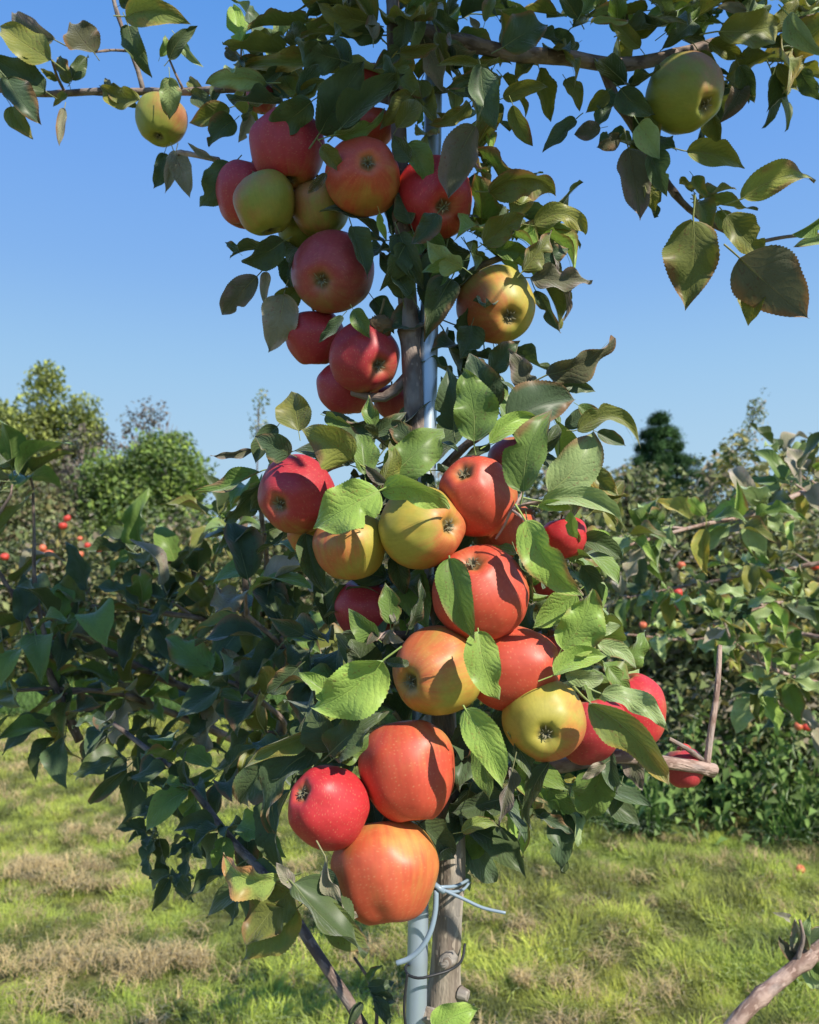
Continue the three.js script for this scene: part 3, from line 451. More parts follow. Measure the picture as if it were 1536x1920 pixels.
// right of the upper fruit
Lf(890, 238, 842, 371, .52, .755, 'v', { roll: -14, bend: -.05, fold: .2 }); Lf(902, 126, 932, 239, .58, .77, 't', { fold: .4 }); Lf(962, 197, 998, 275, .52, .80, 'q', { roll: 15 }); Lf(898, 122, 815, 125, .42, .79, 'o', { bend: -.1 }); Lf(912, 140, 840, 165, .4, .785, 'd'); Lf(945, 88, 1030, 44, .72, .80, 't', { roll: -15, fold: .3 }); Lf(880, 192, 804, 236, .42, .80, 'o'); Lf(944, 185, 1028, 163, .46, .81, 'o', { bend: .12 });
Lf(918, 362, 1049, 380, .52, .80, 'o', { bend: .3, roll: 18 }); Lf(1003, 424, 1098, 440, .52, .81, 'o', { bend: .32, roll: -20 }); Lf(906, 458, 988, 402, .72, .79, 'o'); Lf(955, 402, 1000, 354, .6, .80, 'q'); Lf(930, 470, 1000, 480, .6, .82, 'g'); Lf(1126, 240, 1076, 250, .85, .86, 'v'); Lf(1079, 224, 1017, 286, .46, .86, 'd', { roll: 30 }); Lf(1160, 258, 1117, 276, .72, .87, 'b');
Lf(1178, 278, 1201, 412, .5, .86, 'v', { fold: .2, roll: -10 }); Lf(1220, 288, 1252, 362, .95, .855, 't'); Lf(1198, 233, 1238, 298, .8, .845, 'p', { fold: .4 }); Lf(1215, 345, 1232, 396, .7, .87, 'o'); Lf(1287, 284, 1396, 316, .6, .87, 'o', { roll: -14, bend: .08 }); Lf(1300, 330, 1330, 372, .7, .89, 'q'); Lf(1394, 372, 1545, 324, .42, .87, 'y', { fold: .25, bend: .1 }); Lf(1363, 404, 1437, 484, .6, .87, 'o', { fold: .35 });
Lf(1299, 414, 1284, 581, .66, .84, 'o', { fold: .12, roll: 6, curl: .03, hook: .03 }); Lf(1386, 483, 1515, 598, .72, .82, 'v', { fold: .1, roll: 8, curl: .02, hook: .02 }); Lf(1418, 512, 1396, 600, .72, .84, 'o'); Lf(1560, 402, 1484, 440, .72, .88, 'g'); Lf(1555, 440, 1488, 462, .5, .9, 'p'); Lf(1345, 395, 1375, 440, .7, .9, 'q');
Lf(1478, 28, 1548, 108, .5, .88, 'p', { roll: 15 }); Lf(1350, 58, 1478, 36, .56, .9, 'o'); Lf(1400, 20, 1345, 14, .5, .9, 'u'); Lf(1310, 96, 1358, 168, .64, .9, 'o'); Lf(1388, 166, 1350, 228, .62, .92, 'b'); Lf(1335, 214, 1346, 276, .85, .92, 'o'); Lf(1386, 124, 1414, 194, .6, .91, 'd'); Lf(1460, 118, 1502, 172, .42, .92, 'o'); Lf(1164, 166, 1228, 216, .76, .86, 't'); Lf(1140, 172, 1098, 212, .72, .88, 'o'); Lf(1060, 148, 1088, 204, .64, .88, 'o'); Lf(1030, 62, 1086, 84, .6, .88, 'd'); Lf(1112, 40, 1178, 42, .4, .86, 'p', { bend: .1 }); Lf(1090, 25, 1118, -25, .6, .88, 'g'); Lf(1085, 80, 1056, 100, .6, .9, 'd'); Lf(1230, 30, 1170, 80, .6, .9, 'o'); Lf(1300, 40, 1240, 95, .5, .9, 'd'); Lf(1330, 80, 1400, 110, .5, .92, 'o'); Lf(1420, 80, 1490, 90, .5, .93, 'd'); Lf(1250, 60, 1320, 5, .6, .9, 'g'); Lf(1440, 60, 1500, -10, .5, .92, 'o'); Lf(1380, 70, 1430, -10, .6, .93, 'd'); Lf(1200, 90, 1150, 30, .5, .9, 'o'); Lf(1500, 130, 1545, 190, .5, .93, 'd'); Lf(1180, 160, 1210, 130, .7, .88, 'd');
// the long twig towards the upper corner
Lf(176, 98, 128, 26, .82, .96, 'b', { fold: .15, roll: 10 }); Lf(97, 113, -6, 36, .6, .96, 'o', { fold: .25 }); Lf(102, 74, 6, 18, .42, .99, 'v'); Lf(86, 172, -16, 108, .66, .97, 'd'); Lf(14, 148, 72, 216, .66, .95, 't'); Lf(22, 200, 60, 258, .62, .96, 'q'); Lf(121, 204, 110, 271, .3, .98, 'u', { fold: .6 }); Lf(130, 156, 117, 98, .6, .99, 'o'); Lf(136, 150, 166, 106, .6, .99, 'd'); Lf(110, 150, 74, 130, .5, 1, 'o'); Lf(128, 178, 100, 200, .5, 1.0, 'q');
Lf(262, 187, 182, 158, .5, .98, 'o', { bend: .1 }); Lf(258, 200, 190, 142, .5, 1.0, 'o'); Lf(241, 48, 279, 140, .52, .97, 'd', { fold: .4 }); Lf(318, 146, 320, 222, .68, .92, 'p', { fold: .4, roll: -8 }); Lf(318, 112, 371, 48, .42, .96, 'd', { bend: .08 }); Lf(334, 72, 373, 122, .5, .98, 'p'); Lf(300, 106, 311, 64, .52, .97, 'l'); Lf(236, 32, 350, 44, .5, .96, 'q', { bend: .12 }); Lf(262, 26, 302, -12, .62, .98, 'g'); Lf(225, 10, 262, -10, .6, .98, 'd');
Lf(453, 82, 436, 11, .66, .95, 'l', { fold: .4 }); Lf(455, 74, 498, 60, .42, .95, 'g'); Lf(453, 106, 419, 92, .72, .97, 'b'); Lf(642, 122, 440, 108, .24, .86, 'q', { roll: 20 }); Lf(502, 156, 388, 157, .44, .85, 'p', { bend: -.1 }); Lf(545, 140, 430, 112, .4, .87, 'o', { roll: 20 }); Lf(430, 202, 350, 226, .62, .95, 'o'); Lf(440, 226, 391, 276, .72, .94, 'd'); Lf(446, 166, 486, 226, .64, .92, 'y'); Lf(470, 214, 448, 268, .62, .92, 'u'); Lf(380, 178, 352, 142, .5, .97, 'o'); Lf(400, 190, 420, 150, .5, .96, 'd'); Lf(360, 175, 410, 210, .5, .97, 'd');
Lf(438, 308, 374, 386, .7, .88, 'd', { fold: .2, roll: 15 }); Lf(308, 288, 288, 348, .62, .95, 't'); Lf(326, 284, 356, 368, .6, .94, 'u', { fold: .4 }); Lf(330, 285, 310, 362, .4, .95, 'u'); Lf(410, 300, 350, 270, .3, .9, 'u');
// over the upper fruit
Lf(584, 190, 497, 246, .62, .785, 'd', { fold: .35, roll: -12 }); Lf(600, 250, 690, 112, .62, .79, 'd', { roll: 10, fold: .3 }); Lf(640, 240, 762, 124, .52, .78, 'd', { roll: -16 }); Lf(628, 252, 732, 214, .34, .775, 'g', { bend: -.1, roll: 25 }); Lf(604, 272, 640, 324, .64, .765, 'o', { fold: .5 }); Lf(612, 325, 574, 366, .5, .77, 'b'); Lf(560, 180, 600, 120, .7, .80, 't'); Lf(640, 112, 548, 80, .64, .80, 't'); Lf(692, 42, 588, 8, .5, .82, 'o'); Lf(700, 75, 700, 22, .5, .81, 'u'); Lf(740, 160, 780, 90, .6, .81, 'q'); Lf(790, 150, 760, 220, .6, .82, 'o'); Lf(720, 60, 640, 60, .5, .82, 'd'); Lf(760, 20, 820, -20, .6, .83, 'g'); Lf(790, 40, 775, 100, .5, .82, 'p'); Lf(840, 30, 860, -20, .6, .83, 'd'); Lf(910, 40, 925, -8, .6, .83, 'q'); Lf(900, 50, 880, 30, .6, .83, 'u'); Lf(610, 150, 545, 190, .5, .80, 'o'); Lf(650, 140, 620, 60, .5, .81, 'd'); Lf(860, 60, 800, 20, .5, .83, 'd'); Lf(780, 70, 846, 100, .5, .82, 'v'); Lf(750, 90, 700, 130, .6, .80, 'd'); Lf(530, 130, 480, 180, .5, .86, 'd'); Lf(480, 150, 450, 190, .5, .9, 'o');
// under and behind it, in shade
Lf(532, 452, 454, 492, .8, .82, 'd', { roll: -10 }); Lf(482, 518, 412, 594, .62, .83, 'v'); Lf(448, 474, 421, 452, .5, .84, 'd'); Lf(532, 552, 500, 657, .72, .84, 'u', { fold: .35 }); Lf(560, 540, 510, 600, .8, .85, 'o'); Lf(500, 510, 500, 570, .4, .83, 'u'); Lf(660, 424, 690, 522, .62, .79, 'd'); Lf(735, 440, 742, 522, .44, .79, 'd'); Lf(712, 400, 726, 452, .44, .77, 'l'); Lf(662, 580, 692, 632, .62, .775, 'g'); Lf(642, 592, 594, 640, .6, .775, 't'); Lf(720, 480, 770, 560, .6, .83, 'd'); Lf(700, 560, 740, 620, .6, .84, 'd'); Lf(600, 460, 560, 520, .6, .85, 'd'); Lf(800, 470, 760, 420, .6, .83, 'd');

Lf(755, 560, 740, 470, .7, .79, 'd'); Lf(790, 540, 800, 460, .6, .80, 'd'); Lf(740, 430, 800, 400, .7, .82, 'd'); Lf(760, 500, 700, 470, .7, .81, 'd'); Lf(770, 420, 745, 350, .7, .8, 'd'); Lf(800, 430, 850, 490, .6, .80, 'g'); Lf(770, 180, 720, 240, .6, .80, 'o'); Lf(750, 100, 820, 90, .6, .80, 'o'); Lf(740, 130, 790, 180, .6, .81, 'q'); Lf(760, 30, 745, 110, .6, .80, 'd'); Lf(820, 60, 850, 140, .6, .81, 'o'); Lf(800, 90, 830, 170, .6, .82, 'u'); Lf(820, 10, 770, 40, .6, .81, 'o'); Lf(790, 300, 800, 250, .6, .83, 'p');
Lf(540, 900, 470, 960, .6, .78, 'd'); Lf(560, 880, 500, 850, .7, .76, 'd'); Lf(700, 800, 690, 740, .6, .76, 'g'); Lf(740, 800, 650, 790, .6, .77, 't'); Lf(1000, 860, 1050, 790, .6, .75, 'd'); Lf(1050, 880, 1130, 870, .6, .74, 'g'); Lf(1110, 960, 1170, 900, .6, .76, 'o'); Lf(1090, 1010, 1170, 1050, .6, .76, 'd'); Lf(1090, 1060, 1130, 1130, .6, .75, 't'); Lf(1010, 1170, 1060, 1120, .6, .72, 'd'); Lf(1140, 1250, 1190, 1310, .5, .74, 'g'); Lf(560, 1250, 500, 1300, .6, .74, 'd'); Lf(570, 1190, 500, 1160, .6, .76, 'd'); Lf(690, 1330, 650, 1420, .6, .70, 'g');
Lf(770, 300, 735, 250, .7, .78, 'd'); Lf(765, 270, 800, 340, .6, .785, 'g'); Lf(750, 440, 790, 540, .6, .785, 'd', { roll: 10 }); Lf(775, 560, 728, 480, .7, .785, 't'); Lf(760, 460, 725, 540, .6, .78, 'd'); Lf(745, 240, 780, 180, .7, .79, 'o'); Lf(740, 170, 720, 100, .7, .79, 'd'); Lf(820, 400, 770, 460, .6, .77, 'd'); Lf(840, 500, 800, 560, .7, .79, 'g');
// leafy spurs filling the crown behind the fruit
const spurs = (list) => { for (const [x, y, d, ax, ay, az, n, L, kinds] of list) rosette(tree, at(x, y, d), dirC(ax, ay, az), n, L, kinds); };
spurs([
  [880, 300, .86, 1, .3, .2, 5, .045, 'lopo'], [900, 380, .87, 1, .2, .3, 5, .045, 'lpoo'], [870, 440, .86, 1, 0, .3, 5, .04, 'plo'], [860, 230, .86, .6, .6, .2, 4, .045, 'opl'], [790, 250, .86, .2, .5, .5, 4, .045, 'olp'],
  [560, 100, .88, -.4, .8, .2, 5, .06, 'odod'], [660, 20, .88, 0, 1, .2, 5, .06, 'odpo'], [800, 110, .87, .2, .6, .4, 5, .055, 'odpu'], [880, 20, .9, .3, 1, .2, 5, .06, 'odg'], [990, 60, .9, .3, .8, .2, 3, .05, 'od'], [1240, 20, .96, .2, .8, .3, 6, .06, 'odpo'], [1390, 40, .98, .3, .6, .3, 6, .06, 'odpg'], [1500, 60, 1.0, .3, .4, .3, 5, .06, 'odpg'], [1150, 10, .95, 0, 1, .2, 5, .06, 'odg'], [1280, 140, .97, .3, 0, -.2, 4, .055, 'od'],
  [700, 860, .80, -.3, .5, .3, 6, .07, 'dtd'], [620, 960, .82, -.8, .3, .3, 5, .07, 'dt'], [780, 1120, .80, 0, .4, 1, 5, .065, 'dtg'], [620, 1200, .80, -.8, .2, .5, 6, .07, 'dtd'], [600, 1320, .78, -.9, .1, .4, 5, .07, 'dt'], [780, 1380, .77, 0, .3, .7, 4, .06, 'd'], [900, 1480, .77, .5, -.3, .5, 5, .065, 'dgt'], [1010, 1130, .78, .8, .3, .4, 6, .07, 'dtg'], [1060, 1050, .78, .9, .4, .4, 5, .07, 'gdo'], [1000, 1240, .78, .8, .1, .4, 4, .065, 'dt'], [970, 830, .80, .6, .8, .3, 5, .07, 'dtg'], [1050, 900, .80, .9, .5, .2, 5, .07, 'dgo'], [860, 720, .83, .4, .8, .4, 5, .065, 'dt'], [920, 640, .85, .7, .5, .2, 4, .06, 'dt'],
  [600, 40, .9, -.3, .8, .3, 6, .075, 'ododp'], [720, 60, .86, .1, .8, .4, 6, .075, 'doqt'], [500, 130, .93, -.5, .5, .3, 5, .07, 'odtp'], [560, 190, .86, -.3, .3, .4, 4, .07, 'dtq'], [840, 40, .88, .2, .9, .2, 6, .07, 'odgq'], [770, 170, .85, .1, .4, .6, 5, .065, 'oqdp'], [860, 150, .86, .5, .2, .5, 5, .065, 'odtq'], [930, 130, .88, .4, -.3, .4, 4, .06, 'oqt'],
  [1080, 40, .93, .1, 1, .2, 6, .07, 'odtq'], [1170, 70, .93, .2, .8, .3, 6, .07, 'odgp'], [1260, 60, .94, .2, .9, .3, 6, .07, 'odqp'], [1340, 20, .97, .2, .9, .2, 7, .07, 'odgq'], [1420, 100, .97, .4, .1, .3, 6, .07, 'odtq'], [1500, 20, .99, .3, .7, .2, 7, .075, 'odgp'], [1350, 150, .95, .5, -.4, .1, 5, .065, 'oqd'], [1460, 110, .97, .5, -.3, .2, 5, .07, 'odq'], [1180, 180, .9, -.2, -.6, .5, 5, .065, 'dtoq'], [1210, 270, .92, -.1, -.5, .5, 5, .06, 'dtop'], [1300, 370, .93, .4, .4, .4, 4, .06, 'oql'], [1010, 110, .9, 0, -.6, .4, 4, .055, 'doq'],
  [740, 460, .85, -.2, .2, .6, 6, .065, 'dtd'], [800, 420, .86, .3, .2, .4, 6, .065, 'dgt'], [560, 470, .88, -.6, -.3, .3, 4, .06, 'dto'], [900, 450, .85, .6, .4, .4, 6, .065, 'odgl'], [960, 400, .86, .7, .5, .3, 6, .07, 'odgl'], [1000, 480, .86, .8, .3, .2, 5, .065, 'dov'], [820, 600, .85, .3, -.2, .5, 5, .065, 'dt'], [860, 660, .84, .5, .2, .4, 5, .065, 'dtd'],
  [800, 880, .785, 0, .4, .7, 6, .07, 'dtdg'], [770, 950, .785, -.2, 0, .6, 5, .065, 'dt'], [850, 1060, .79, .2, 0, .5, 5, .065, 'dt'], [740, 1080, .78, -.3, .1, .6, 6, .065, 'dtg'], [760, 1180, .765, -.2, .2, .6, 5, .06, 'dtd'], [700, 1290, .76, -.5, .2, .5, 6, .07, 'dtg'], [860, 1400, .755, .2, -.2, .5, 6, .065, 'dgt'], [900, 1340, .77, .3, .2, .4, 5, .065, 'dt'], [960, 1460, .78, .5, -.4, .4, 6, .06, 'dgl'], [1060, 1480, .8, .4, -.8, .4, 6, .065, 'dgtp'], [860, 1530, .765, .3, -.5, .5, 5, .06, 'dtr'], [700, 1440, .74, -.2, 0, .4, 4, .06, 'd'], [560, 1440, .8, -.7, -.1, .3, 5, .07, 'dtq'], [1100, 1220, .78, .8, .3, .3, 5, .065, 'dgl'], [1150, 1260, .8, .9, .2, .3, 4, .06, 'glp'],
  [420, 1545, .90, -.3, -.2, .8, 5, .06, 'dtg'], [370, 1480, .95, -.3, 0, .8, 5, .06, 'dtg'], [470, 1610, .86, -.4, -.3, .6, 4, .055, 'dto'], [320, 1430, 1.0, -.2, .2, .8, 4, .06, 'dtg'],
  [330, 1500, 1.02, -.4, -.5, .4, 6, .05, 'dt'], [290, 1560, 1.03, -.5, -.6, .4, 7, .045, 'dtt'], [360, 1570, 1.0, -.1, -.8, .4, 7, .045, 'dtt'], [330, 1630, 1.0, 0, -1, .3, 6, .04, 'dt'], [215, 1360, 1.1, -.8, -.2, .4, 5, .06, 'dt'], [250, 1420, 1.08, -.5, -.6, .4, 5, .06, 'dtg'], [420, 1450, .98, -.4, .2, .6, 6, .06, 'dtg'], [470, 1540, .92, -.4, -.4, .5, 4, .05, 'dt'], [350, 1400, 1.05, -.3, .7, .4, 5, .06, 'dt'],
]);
Lf(214, 1425, 134, 1452, .4, 1.0, 'd'); Lf(238, 1440, 166, 1515, .45, 1.0, 'd');
{ // the crown goes on above the picture and shades the upper fruit
  const list = [], tmp = V(0, 0, 0), zf = -.8;
  for (let i = 0; i < 1000; i++) {
    const wide = i % 6 === 0, X = wide ? R(-.45, .46) : R(-.26, .16), Y = wide ? R(1.96, 2.16) : R(1.72, 2.12), t = R(.40, .9), p = V(X, Y, zf).addScaledVector(SUN, t); if (p.y < EYE + .08 + Math.max(0, -p.z) * .82) continue;
    if (fbm(X * 9, Y * 9, 3) > .57) continue;
    const d = V(R(-1, 1), R(-.7, .3), R(-1, 1)).normalize(), n = V(R(-.5, .5), 1, R(-.5, .5)); n.addScaledVector(d, -n.dot(d)).normalize(); sprayLeaf(tree, p, d, n, R(.07, .09), pick('dgo'), list);
  }
  for (const g of list) { if (!surplus.has(tree)) surplus.set(tree, []); surplus.get(tree).push(g); }
  B([[745, -300, .86], [900, -420, .7], [1250, -700, .5], [1700, -900, .4]], .008, .004);
}

// ---------------------------------------------------------------- stake and ties
{
  const top = at(812, 225, .85), bot = at(781, 1900, .722), dir = top.clone().sub(bot).normalize(), foot = bot.clone().addScaledVector(dir, -(bot.y + .05) / dir.y), end = top.clone().addScaledVector(dir, .42);
  const steel = new THREE.MeshStandardMaterial({ color: new THREE.Color(.50, .60, .70), metalness: .6, roughness: .42, bumpMap: barkBump, bumpScale: .0002, map: tex(128, 256, (x, y, c) => { const n = .7 + .35 * fbm(x * 9, y * 40, 3) - .3 * sm(fbm(x * 14, y * 18, 5), .6, .75); c[0] = n; c[1] = n; c[2] = n; }, true, true) });
  const o = thing('steel_stake', 'galvanised steel stake standing beside the trunk of the fruiting tree', 'stake', V(foot.x, 0, foot.z));
  part('pipe', limb([foot, foot.clone().lerp(end, .5), end], .0091, .0091, { n: 60, k: 20, bump: .012 }), steel, o); part('pipe_cap', limb([end, end.clone().addScaledVector(dir, .012)], .0102, .0098, { n: 2, k: 20, bump: 0 }), steel, o);
  const plastic = new THREE.MeshPhysicalMaterial({ color: new THREE.Color(.28, .37, .46), roughness: .38, transmission: .15, thickness: 0 });
  const tie = thing('plastic_tie', 'pale blue plastic tube tie knotted round trunk and stake', 'tie', at(850, 1672, .715)), tb = (n, pts, r) => part(n, limb(path(pts), r, r * .95, { k: 10, bump: .03, step: .004 }), plastic, tie);
  tb('loop', [[800, 1672, .70], [822, 1664, .694], [850, 1662, .703], [874, 1652, .726], [874, 1650, .75], [840, 1650, .765]], .0014); tb('loop', [[822, 1666, .693], [845, 1672, .701], [868, 1668, .716], [880, 1655, .735]], .0013);
  tb('knot', [[814, 1658, .695], [822, 1664, .690], [832, 1672, .694]], .0024);
  tb('loose_end', [[830, 1668, .694], [870, 1686, .69], [905, 1702, .686], [948, 1712, .683]], .0014); tb('loose_end', [[818, 1668, .692], [816, 1710, .688], [806, 1750, .684], [788, 1780, .682], [766, 1798, .682], [744, 1806, .682]], .0023);
  const wireMat = new THREE.MeshStandardMaterial({ color: new THREE.Color(.02, .021, .024), roughness: .5 });
  const w = thing('wire_tie', 'thin black wire looped round the stake below the pruning scar', 'wire', at(790, 1830, .70)), wr = (n, pts) => part(n, limb(path(pts), .0012, .0012, { k: 7, bump: 0, step: .004 }), wireMat, w);
  wr('loop', [[872, 1770, .735], [866, 1800, .722], [845, 1818, .708], [815, 1828, .702], [785, 1834, .70], [766, 1828, .704], [760, 1814, .715], [772, 1806, .735]]); wr('loose_end', [[764, 1826, .703], [760, 1860, .702], [758, 1895, .70], [762, 1935, .70]]);
}

for (const [tr, list] of surplus) { const m = shade(new THREE.Mesh(merge(list), M.leaf)); m.name = 'foliage'; m.userData = { kind: 'stuff' }; tr.add(m); }
console.log([...leafCount.values()].join(' '));

// ---------------------------------------------------------------- apples
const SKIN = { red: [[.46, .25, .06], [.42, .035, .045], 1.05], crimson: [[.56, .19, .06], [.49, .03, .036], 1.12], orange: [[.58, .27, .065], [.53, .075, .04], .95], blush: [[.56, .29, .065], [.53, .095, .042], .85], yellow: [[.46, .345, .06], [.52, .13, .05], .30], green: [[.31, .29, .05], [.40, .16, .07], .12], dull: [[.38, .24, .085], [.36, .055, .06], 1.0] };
function appleTex(kind, bd, q, W = 512, H = 256) {
  const [g, b, amt] = SKIN[kind], d = V(0, 0, 0);
  return tex(W, H, (x, y, c) => {
    const a = x * 2 * Math.PI, th = y * Math.PI, st = Math.sin(th); d.set(Math.cos(a) * st, -Math.cos(th), Math.sin(a) * st);
    const n = fbm(d.x * 2.2 + q, d.y * 2.2, d.z * 2.2, 3), str = fbm(Math.cos(a) * 13 + q, d.y * 1.2, Math.sin(a) * 13, 3), fine = fbm(Math.cos(a) * 42 + q, d.y * 4, Math.sin(a) * 42, 2);
    let k = sm(d.dot(bd) * .8 + (n - .5) * 1.25 + (str - .5) * .45 + (fine - .5) * .4 + amt - .42, -.5, .95);
    k *= 1 - .55 * sm(-d.y, .90, 1.0);
    const deep = clamp((str - .45) * .7 + (fine - .5) * .4, -.25, .35), gy = sm(n, .35, .7);
    for (let j = 0; j < 3; j++) { const gr = g[j] * (j === 0 ? lerp(.86, 1.06, gy) : 1), bl = b[j] * (1 - .45 * deep * (j === 0 ? .5 : 1)); c[j] = Math.exp(lerp(Math.log(gr), Math.log(bl), k)) * (.86 + .18 * fine + .16 * (fbm(d.x * 14 + q, d.y * 14, d.z * 14, 2) - .3)); }
    const cell = 15, lx = Math.floor(a * st * cell / 1.6), ly = Math.floor(th * cell), hx = h3(lx, ly, Math.floor(q * 10)), hy = h3(ly, lx, 77), ex = a * st * cell / 1.6 - lx - .2 - .6 * hx, ey = th * cell - ly - .2 - .6 * hy, r2 = ex * ex + ey * ey, sp = h3(lx, ly, 5) > .5 ? Math.exp(-r2 / (.010 + .022 * hx)) : 0;
    for (let j = 0; j < 3; j++) c[j] = lerp(c[j], [.80, .58, .28][j], sp * (.06 + .17 * k) * (.4 + h3(lx, ly, 8)));
    const russet = sm(d.y + .22 * (fbm(d.x * 9, d.z * 9, q) - .5), .86, .96) * .55; for (let j = 0; j < 3; j++) c[j] = lerp(c[j], [.34, .25, .09][j], russet);
    const dark = sm(-d.y, .965, .995); for (let j = 0; j < 3; j++) c[j] = lerp(c[j], [.16, .14, .06][j], dark * .8);
  }, true, true);
}
function appleGeo(Rr, flat, q) {        // +y is the stalk end
  const nu = 72, nv = 52, pos = [], uv = [], idx = [], lob = R(0, 6.28), lean = R(-.08, .08), lx = R(0, 6.28), big = R(.01, .045);
  for (let i = 0; i <= nv; i++) for (let j = 0; j <= nu; j++) {
    const th = i / nv * Math.PI, a = j / nu * 2 * Math.PI, s = Math.sin(th), cs = -Math.cos(th), low = sm(-cs, .1, .95), n = 1 + .15 * (fbm(Math.cos(a) * s * 1.4 + q, cs * 1.4, Math.sin(a) * s * 1.4, 2) - .5);
    let r = Rr * s * (1 + .05 * (cs > 0 ? 1 : -1.0) * Math.sin(Math.min(1, Math.abs(cs)) * Math.PI * .8)) * n * (1 + big * low * Math.cos(5 * (a + lob)));
    let y = Rr * flat * (cs * 1.0) * n; const dip = s;
    y -= cs > 0 ? Rr * .40 * Math.exp(-Math.pow(dip / .30, 2)) : -Rr * .27 * Math.exp(-Math.pow(dip / .25, 2)) * (1 + .25 * Math.cos(5 * (a + lob)) * s);
    y += lean * r * Math.cos(a + lx);
    pos.push(Math.cos(a) * r, y, Math.sin(a) * r); uv.push(j / nu, i / nv);
  }
  for (let i = 0; i < nv; i++) for (let j = 0; j < nu; j++) { const p = i * (nu + 1) + j, b = p + nu + 1; idx.push(p, b, p + 1, p + 1, b, b + 1); }
  const g = geoOf(pos, uv, idx), nm = g.attributes.normal;
  for (let i = 0; i <= nv; i++) { const p = i * (nu + 1), b = p + nu, x = nm.getX(p) + nm.getX(b), y = nm.getY(p) + nm.getY(b), z = nm.getZ(p) + nm.getZ(b), l = Math.hypot(x, y, z) || 1; nm.setXYZ(p, x / l, y / l, z / l); nm.setXYZ(b, x / l, y / l, z / l); }
  return g;
}
function calyxGeo(Rr) {
  const pos = [], idx = [];
  for (let k = 0; k < 5; k++) for (let w = 0; w < 2; w++) {
    const a = k * 1.2566 + w * .5 + R(-.15, .15), ca = Math.cos(a), sa = Math.sin(a), L = Rr * R(.12, .2), b = pos.length / 3;
    for (let s = 0; s <= 4; s++) { const t = s / 4, r = Rr * .035 + L * t * (.35 + .65 * t) * (w ? .6 : 1), y = -L * .8 * Math.sin(t * 2.2), ww = Rr * .035 * (1 - t * .9); pos.push(ca * r - sa * ww, y, sa * r + ca * ww, ca * r + sa * ww, y - ww * .4, sa * r - ca * ww); }
    for (let s = 0; s < 4; s++) { const q = b + s * 2; idx.push(q, q + 1, q + 2, q + 1, q + 3, q + 2); }
  }
  return geoOf(pos, null, idx);
}
const calyxMat = new THREE.MeshStandardMaterial({ color: new THREE.Color(.20, .18, .11), roughness: .95, side: THREE.DoubleSide }), stalkMat = new THREE.MeshStandardMaterial({ color: new THREE.Color(.20, .15, .06), roughness: .7 });
const GROUP = 'apples ripening on the staked tree';
// px, py, apparent half width px, distance, skin, direction of the blossom end as seen from the eye, side of the blush, label
function apple(px, py, rp, d, skin, ax, bl, label, o = {}) {
  const C = at(px, py, d), Rr = rp * 1.03 * d / F, A = dirC(...ax).normalize(), q = new THREE.Quaternion().setFromUnitVectors(V(0, 1, 0), A.clone().negate()), spin = new THREE.Quaternion().setFromAxisAngle(V(0, 1, 0), R(0, 6.28)), rot = q.multiply(spin);
  const t = thing('apple', label, 'apple', C.clone().add(V(0, -Rr, 0)), o.group || GROUP), bd = dirC(...bl).normalize().applyQuaternion(rot.clone().invert()), s = R(0, 90), flat = (o.flat || R(.9, .98)) * 1.03;
  const mat = new THREE.MeshPhysicalMaterial({ map: appleTex(skin, bd, s, o.w || 512, (o.w || 512) / 2), roughness: .5, clearcoat: .13, clearcoatRoughness: .36, specularIntensity: .8 });
  const put = (n, g, m) => { const e = shade(new THREE.Mesh(g, m)); e.name = n; e.quaternion.copy(rot); e.position.set(0, Rr, 0); t.add(e); return e; };
  put('skin', appleGeo(Rr, flat, s), mat);
  const c = calyxGeo(Rr); c.translate(0, -Rr * (flat - .24), 0); put('calyx', c, calyxMat);
  const h = Rr * (flat - .40), e = V(R(-.2, .2) * Rr, h + Rr * R(.35, .5), R(-.2, .2) * Rr); put('stalk', limb([V(0, h - Rr * .03, 0), V(e.x * .3, h + Rr * .3, e.z * .3), e], Rr * .035, Rr * .05, { n: 8, k: 7 }), stalkMat);
  return t;
}
const down = [0, -1, -.25];
// upper fruit
apple(303, 226, 46, .97, 'green', [-.05, -.93, .35], [1, .4, 0], 'small yellow-green apple hanging alone on the long twig under a folded pale leaf');
apple(538, 282, 67, .825, 'red', [.1, -.9, .1], [-.2, .6, .6], 'crimson apple under a dark leaf, topmost at the outer side of the upper cluster', { flat: 1.0 });
apple(682, 330, 69, .80, 'orange', [.16, -.04, .96], [-.3, .8, .3], 'orange-red apple with its blossom end facing out, shadow stripes of stalks across its top', { flat: 1.05 });
apple(815, 374, 72, .82, 'crimson', [.2, -.5, .8], [-.5, .7, .4], 'deep red apple behind a hanging grey-green leaf beside the stake', { flat: 1.02 });
apple(466, 367, 61, .875, 'red', [-.1, -.9, -.1], [-.8, .3, .4], 'pinkish red apple half hidden behind the yellow-green one of the upper cluster');
apple(497, 381, 57, .82, 'green', [.2, -.95, -.1], [-1, .4, .1], 'plain yellow-green apple lowest at the outer side of the upper cluster');
apple(601, 390, 54, .845, 'green', [.1, -.95, -.1], [-.8, -.2, .5], 'greenish apple wedged between the yellow-green one and the blossom-end one');
apple(566, 436, 42, .88, 'green', [0, -.95, -.2], [0, 1, 0], 'green apple mostly hidden, showing a sliver above the dull red apple');
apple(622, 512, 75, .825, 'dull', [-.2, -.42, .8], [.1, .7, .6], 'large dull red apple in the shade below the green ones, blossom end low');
apple(590, 632, 54, .86, 'red', [0, -.9, -.1], [-.5, .4, .5], 'dark red apple tucked behind a folded teal leaf under the large dull red apple');
apple(685, 672, 66, .815, 'red', [.45, -.35, .75], [-.4, .6, .6], 'red apple with a yellowish blossom end close beside the trunk');
apple(652, 728, 56, .86, 'red', [0, -.9, -.1], [-.3, .3, .6], 'dark red apple lowest of the upper fruit, against the sky');
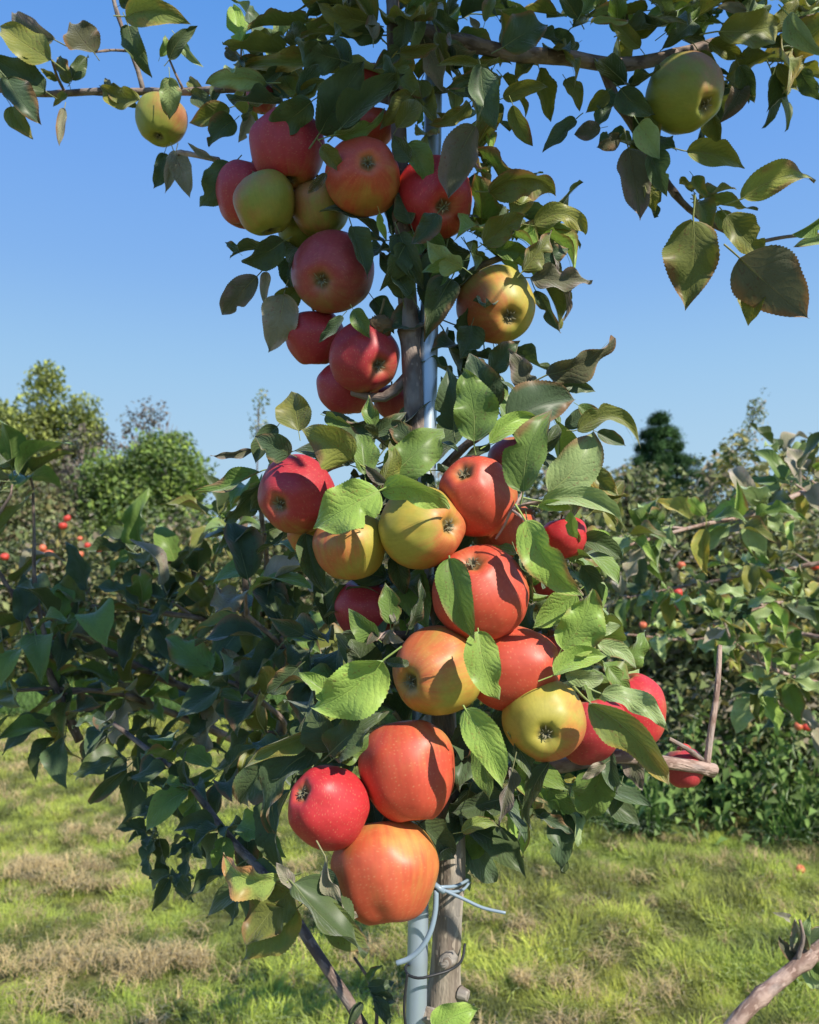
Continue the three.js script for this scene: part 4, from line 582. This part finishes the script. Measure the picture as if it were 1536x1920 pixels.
apple(735, 752, 34, .88, 'dull', down, [0, .5, .5], 'brownish apple almost hidden behind the trunk where a gap of sky shows');
apple(932, 574, 70, .83, 'yellow', [.28, -.5, .8], [-1, -.35, .2], 'yellow-green apple with a red cheek hanging alone beyond the stake');
apple(1284, 177, 68, .875, 'green', [.35, -.62, .66], [.6, .6, .3], 'large greenish apple on the high bough at the side, dull red on its shoulder', { flat: 1.05 });
apple(700, 150, 30, .86, 'red', down, [0, .7, .6], 'red apple peeping out between the topmost dark leaves'); apple(492, 186, 28, .88, 'dull', down, [0, .4, .6], 'dull red apple behind the yellow leaf above the crimson one'); apple(700, 238, 38, .85, 'orange', down, [0, .6, .6], 'orange apple showing a strip over the blossom-end apple');
{ // a rotten one
  const C = at(713, 613, .80), Rr = .0128, t = thing('shrivelled_apple', 'small brown shrivelled apple hanging above the red apple by the trunk', 'apple', C.clone().add(V(0, -Rr, 0))), g = new THREE.SphereGeometry(Rr, 40, 30), p = g.attributes.position;
  for (let i = 0; i < p.count; i++) { const v = V(0, 0, 0).fromBufferAttribute(p, i), n = v.clone().normalize(), k = 1 + .35 * (Math.abs(fbm(n.x * 5, n.y * 5, n.z * 5, 3) - .5) * 2 - .4); p.setXYZ(i, v.x * k, v.y * k * .95 , v.z * k); } g.computeVertexNormals();
  const m = part('skin', g, new THREE.MeshStandardMaterial({ color: new THREE.Color(.16, .10, .045), roughness: .9 }), t, false); m.position.y = Rr; const st = part('stalk', limb([V(0, 2 * Rr, 0), V(.002, 2.5 * Rr, 0), V(.004, 3.2 * Rr, 0)], .0012, .0014, { n: 5, k: 6 }), stalkMat, t, false);
}
// lower fruit
apple(554, 928, 71, .735, 'red', [-.32, -.28, .9], [.2, .8, .4], 'large red apple with its blossom end facing out, outermost beside the lower shaded leaves', { flat: 1.0 });
apple(656, 1022, 67, .715, 'yellow', [.1, -.95, -.1], [-1, .1, .4], 'greenish apple with a rosy cheek under the bright pointed leaf', { flat: .93 });
apple(793, 989, 77, .70, 'yellow', [.68, .06, .7], [1, -.5, -.1], 'yellow apple with an orange rim under the bent bright leaf', { flat: .96 });
apple(895, 930, 72, .715, 'orange', [-.42, .6, .68], [-.3, -.1, .6], 'orange-red apple with a leaf shadow across it and sepals on top', { flat: 1.0 });
apple(945, 1000, 60, .775, 'blush', [.2, -.9, .1], [.3, -.4, .5], 'pale orange apple behind the shadowed one, crossed by thin stalks');
apple(900, 1108, 88, .70, 'orange', [-.24, .78, .55], [-.2, 0, .8], 'big orange-red apple with a folded leaf hanging down its front', { flat: .88 });
apple(686, 1142, 58, .775, 'red', [0, -.95, -.1], [-.3, .4, .7], 'rosy apple in the shade behind the small curled spur leaves');
apple(818, 1260, 81, .695, 'yellow', [-.64, -.08, .76], [-.6, .8, .3], 'golden apple mostly shaded, with a narrow streak of sun down its front', { flat: 1.02 });
apple(964, 1252, 76, .71, 'orange', [.75, .1, .3], [.1, -.4, .8], 'tall orange-red apple behind the pointed leaf next to the golden shaded one', { flat: 1.12 });
apple(1021, 1352, 74, .69, 'yellow', [-.12, -.13, .97], [.6, -.9, -.2], 'yellow apple with its dark blossom end facing straight out', { flat: .9 });
apple(1103, 1362, 68, .755, 'red', [.1, -.95, -.1], [-.1, .2, .9], 'dark red apple in the shade next to the yellow one');
apple(1186, 1333, 62, .775, 'crimson', [.3, -.9, .1], [-.6, .2, .4], 'pink-red sunlit apple under the long drooping yellowish leaf', { flat: 1.08 });
apple(765, 1442, 88, .69, 'orange', [.15, -.93, .33], [-.2, -.5, .7], 'largest orange-red apple with a leaf-tip shadow, above the lowest pair', { flat: 1.08 });
apple(615, 1512, 73, .665, 'crimson', [-.52, .5, .55], [.2, .3, .6], 'bright crimson apple with a dented dark blossom end, beside the lowest one', { flat: 1.08 });
apple(722, 1632, 95, .68, 'blush', [.1, -.9, .40], [-.7, -.6, .5], 'big speckled orange and yellow apple, lowest on the tree above the plastic tie', { flat: .96 });
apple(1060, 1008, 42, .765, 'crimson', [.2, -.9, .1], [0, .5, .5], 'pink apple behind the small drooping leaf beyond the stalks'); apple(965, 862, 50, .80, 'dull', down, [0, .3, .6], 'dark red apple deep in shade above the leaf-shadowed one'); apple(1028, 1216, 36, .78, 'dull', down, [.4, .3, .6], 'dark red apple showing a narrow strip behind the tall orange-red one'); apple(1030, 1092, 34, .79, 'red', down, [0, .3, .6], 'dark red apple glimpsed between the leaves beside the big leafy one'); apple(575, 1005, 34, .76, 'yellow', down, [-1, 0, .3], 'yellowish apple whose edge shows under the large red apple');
apple(1282, 1440, 37, .84, 'red', [.1, -.9, .2], [.2, -.3, .7], 'red apple hanging behind the cut end of the bare limb');
// fruit far off in the row trees
{
  const red = new THREE.MeshPhysicalMaterial({ color: new THREE.Color(.55, .055, .035), roughness: .45 }), coral = new THREE.MeshPhysicalMaterial({ color: new THREE.Color(.60, .15, .07), roughness: .45 }), g = appleGeo(1, .92, 3);
  const far = (x, y, d, r, m, label, grp) => { const p = at(x, y, d), o = thing('apple', label, 'apple', p, grp), e = part('skin', g, m, o, false), s = r * d / F; e.scale.setScalar(s); e.rotation.set(R(-.5, .5), R(0, 6), R(-.5, .5)); part('stalk', g.stalk || (g.stalk = limb([V(0, .5, 0), V(.05, .9, 0), V(.1, 1.3, 0)], .05, .06, { n: 4, k: 5 })), stalkMat, o, false).scale.setScalar(s); };
  const LG = 'red apples on the far row trees', RG = 'red apples on the nearest row tree';
  for (const [x, y, r, m, l] of [[118, 986, 8, red, 'red apple lower of a touching pair on the far row tree'], [126, 972, 7, red, 'red apple upper of a touching pair on the far row tree'], [80, 1028, 7, coral, 'coral apple topmost of a little cluster on the far row tree'], [92, 1038, 8, coral, 'coral apple at the inner side of the little far cluster'], [79, 1041, 7, coral, 'coral apple lowest of the little far cluster'], [9, 1044, 8, red, 'red far apple nearest the edge of the view'], [150, 1040, 7, coral, 'coral far apple below the thin dark twig tip'], [134, 1052, 7, coral, 'coral far apple lowest and apart, under the leafy twig'], [186, 1029, 7, red, 'red far apple farthest in from the edge'], [164, 1023, 6, red, 'dark red far apple next to the innermost one'], [150, 1010, 5, coral, 'tiny pale coral far apple above the others']]) far(x, y, 9.4, r, m, l, LG);
  for (const [x, y, r, m, l] of [[1277, 1060, 8, coral, 'coral apple highest on the nearest row tree'], [1270, 1112, 10, red, 'dark red apple uppermost of three in the shaded middle of the row tree'], [1277, 1126, 9, red, 'red apple between two others in the shaded middle of the row tree'], [1271, 1136, 9, red, 'dark red apple lowest of three in the shaded middle of the row tree'], [1346, 1174, 9, coral, 'coral sunlit apple over a pale hanging leaf'], [1128, 1120, 8, red, 'red apple close beside the front leaves'], [1167, 1163, 8, coral, 'pinkish apple low beside the front leaves'], [1206, 1172, 7, coral, 'coral apple beside the row tree trunk'], [1497, 1362, 8, coral, 'coral apple low near the edge of the view'], [1512, 1364, 8, red, 'red apple touching the coral one low near the edge'], [1528, 1062, 8, red, 'dark red apple high near the edge of the view']]) far(x, y, 4.55, r, m, l, RG);
  far(28, 1392, 7.2, 7, coral, 'fallen orange apple lying in the grass near the edge of the view', 'fallen apples in the grass'); far(1500, 1630, 4.1, 9, coral, 'fallen apple in the grass above the bare slanting branch', 'fallen apples in the grass');
  far(1283, 1408, .86, 14, red, 'small red apple above the cut limb behind its side twig', 'apples ripening on the staked tree');
}
renderer.render(scene, camera);
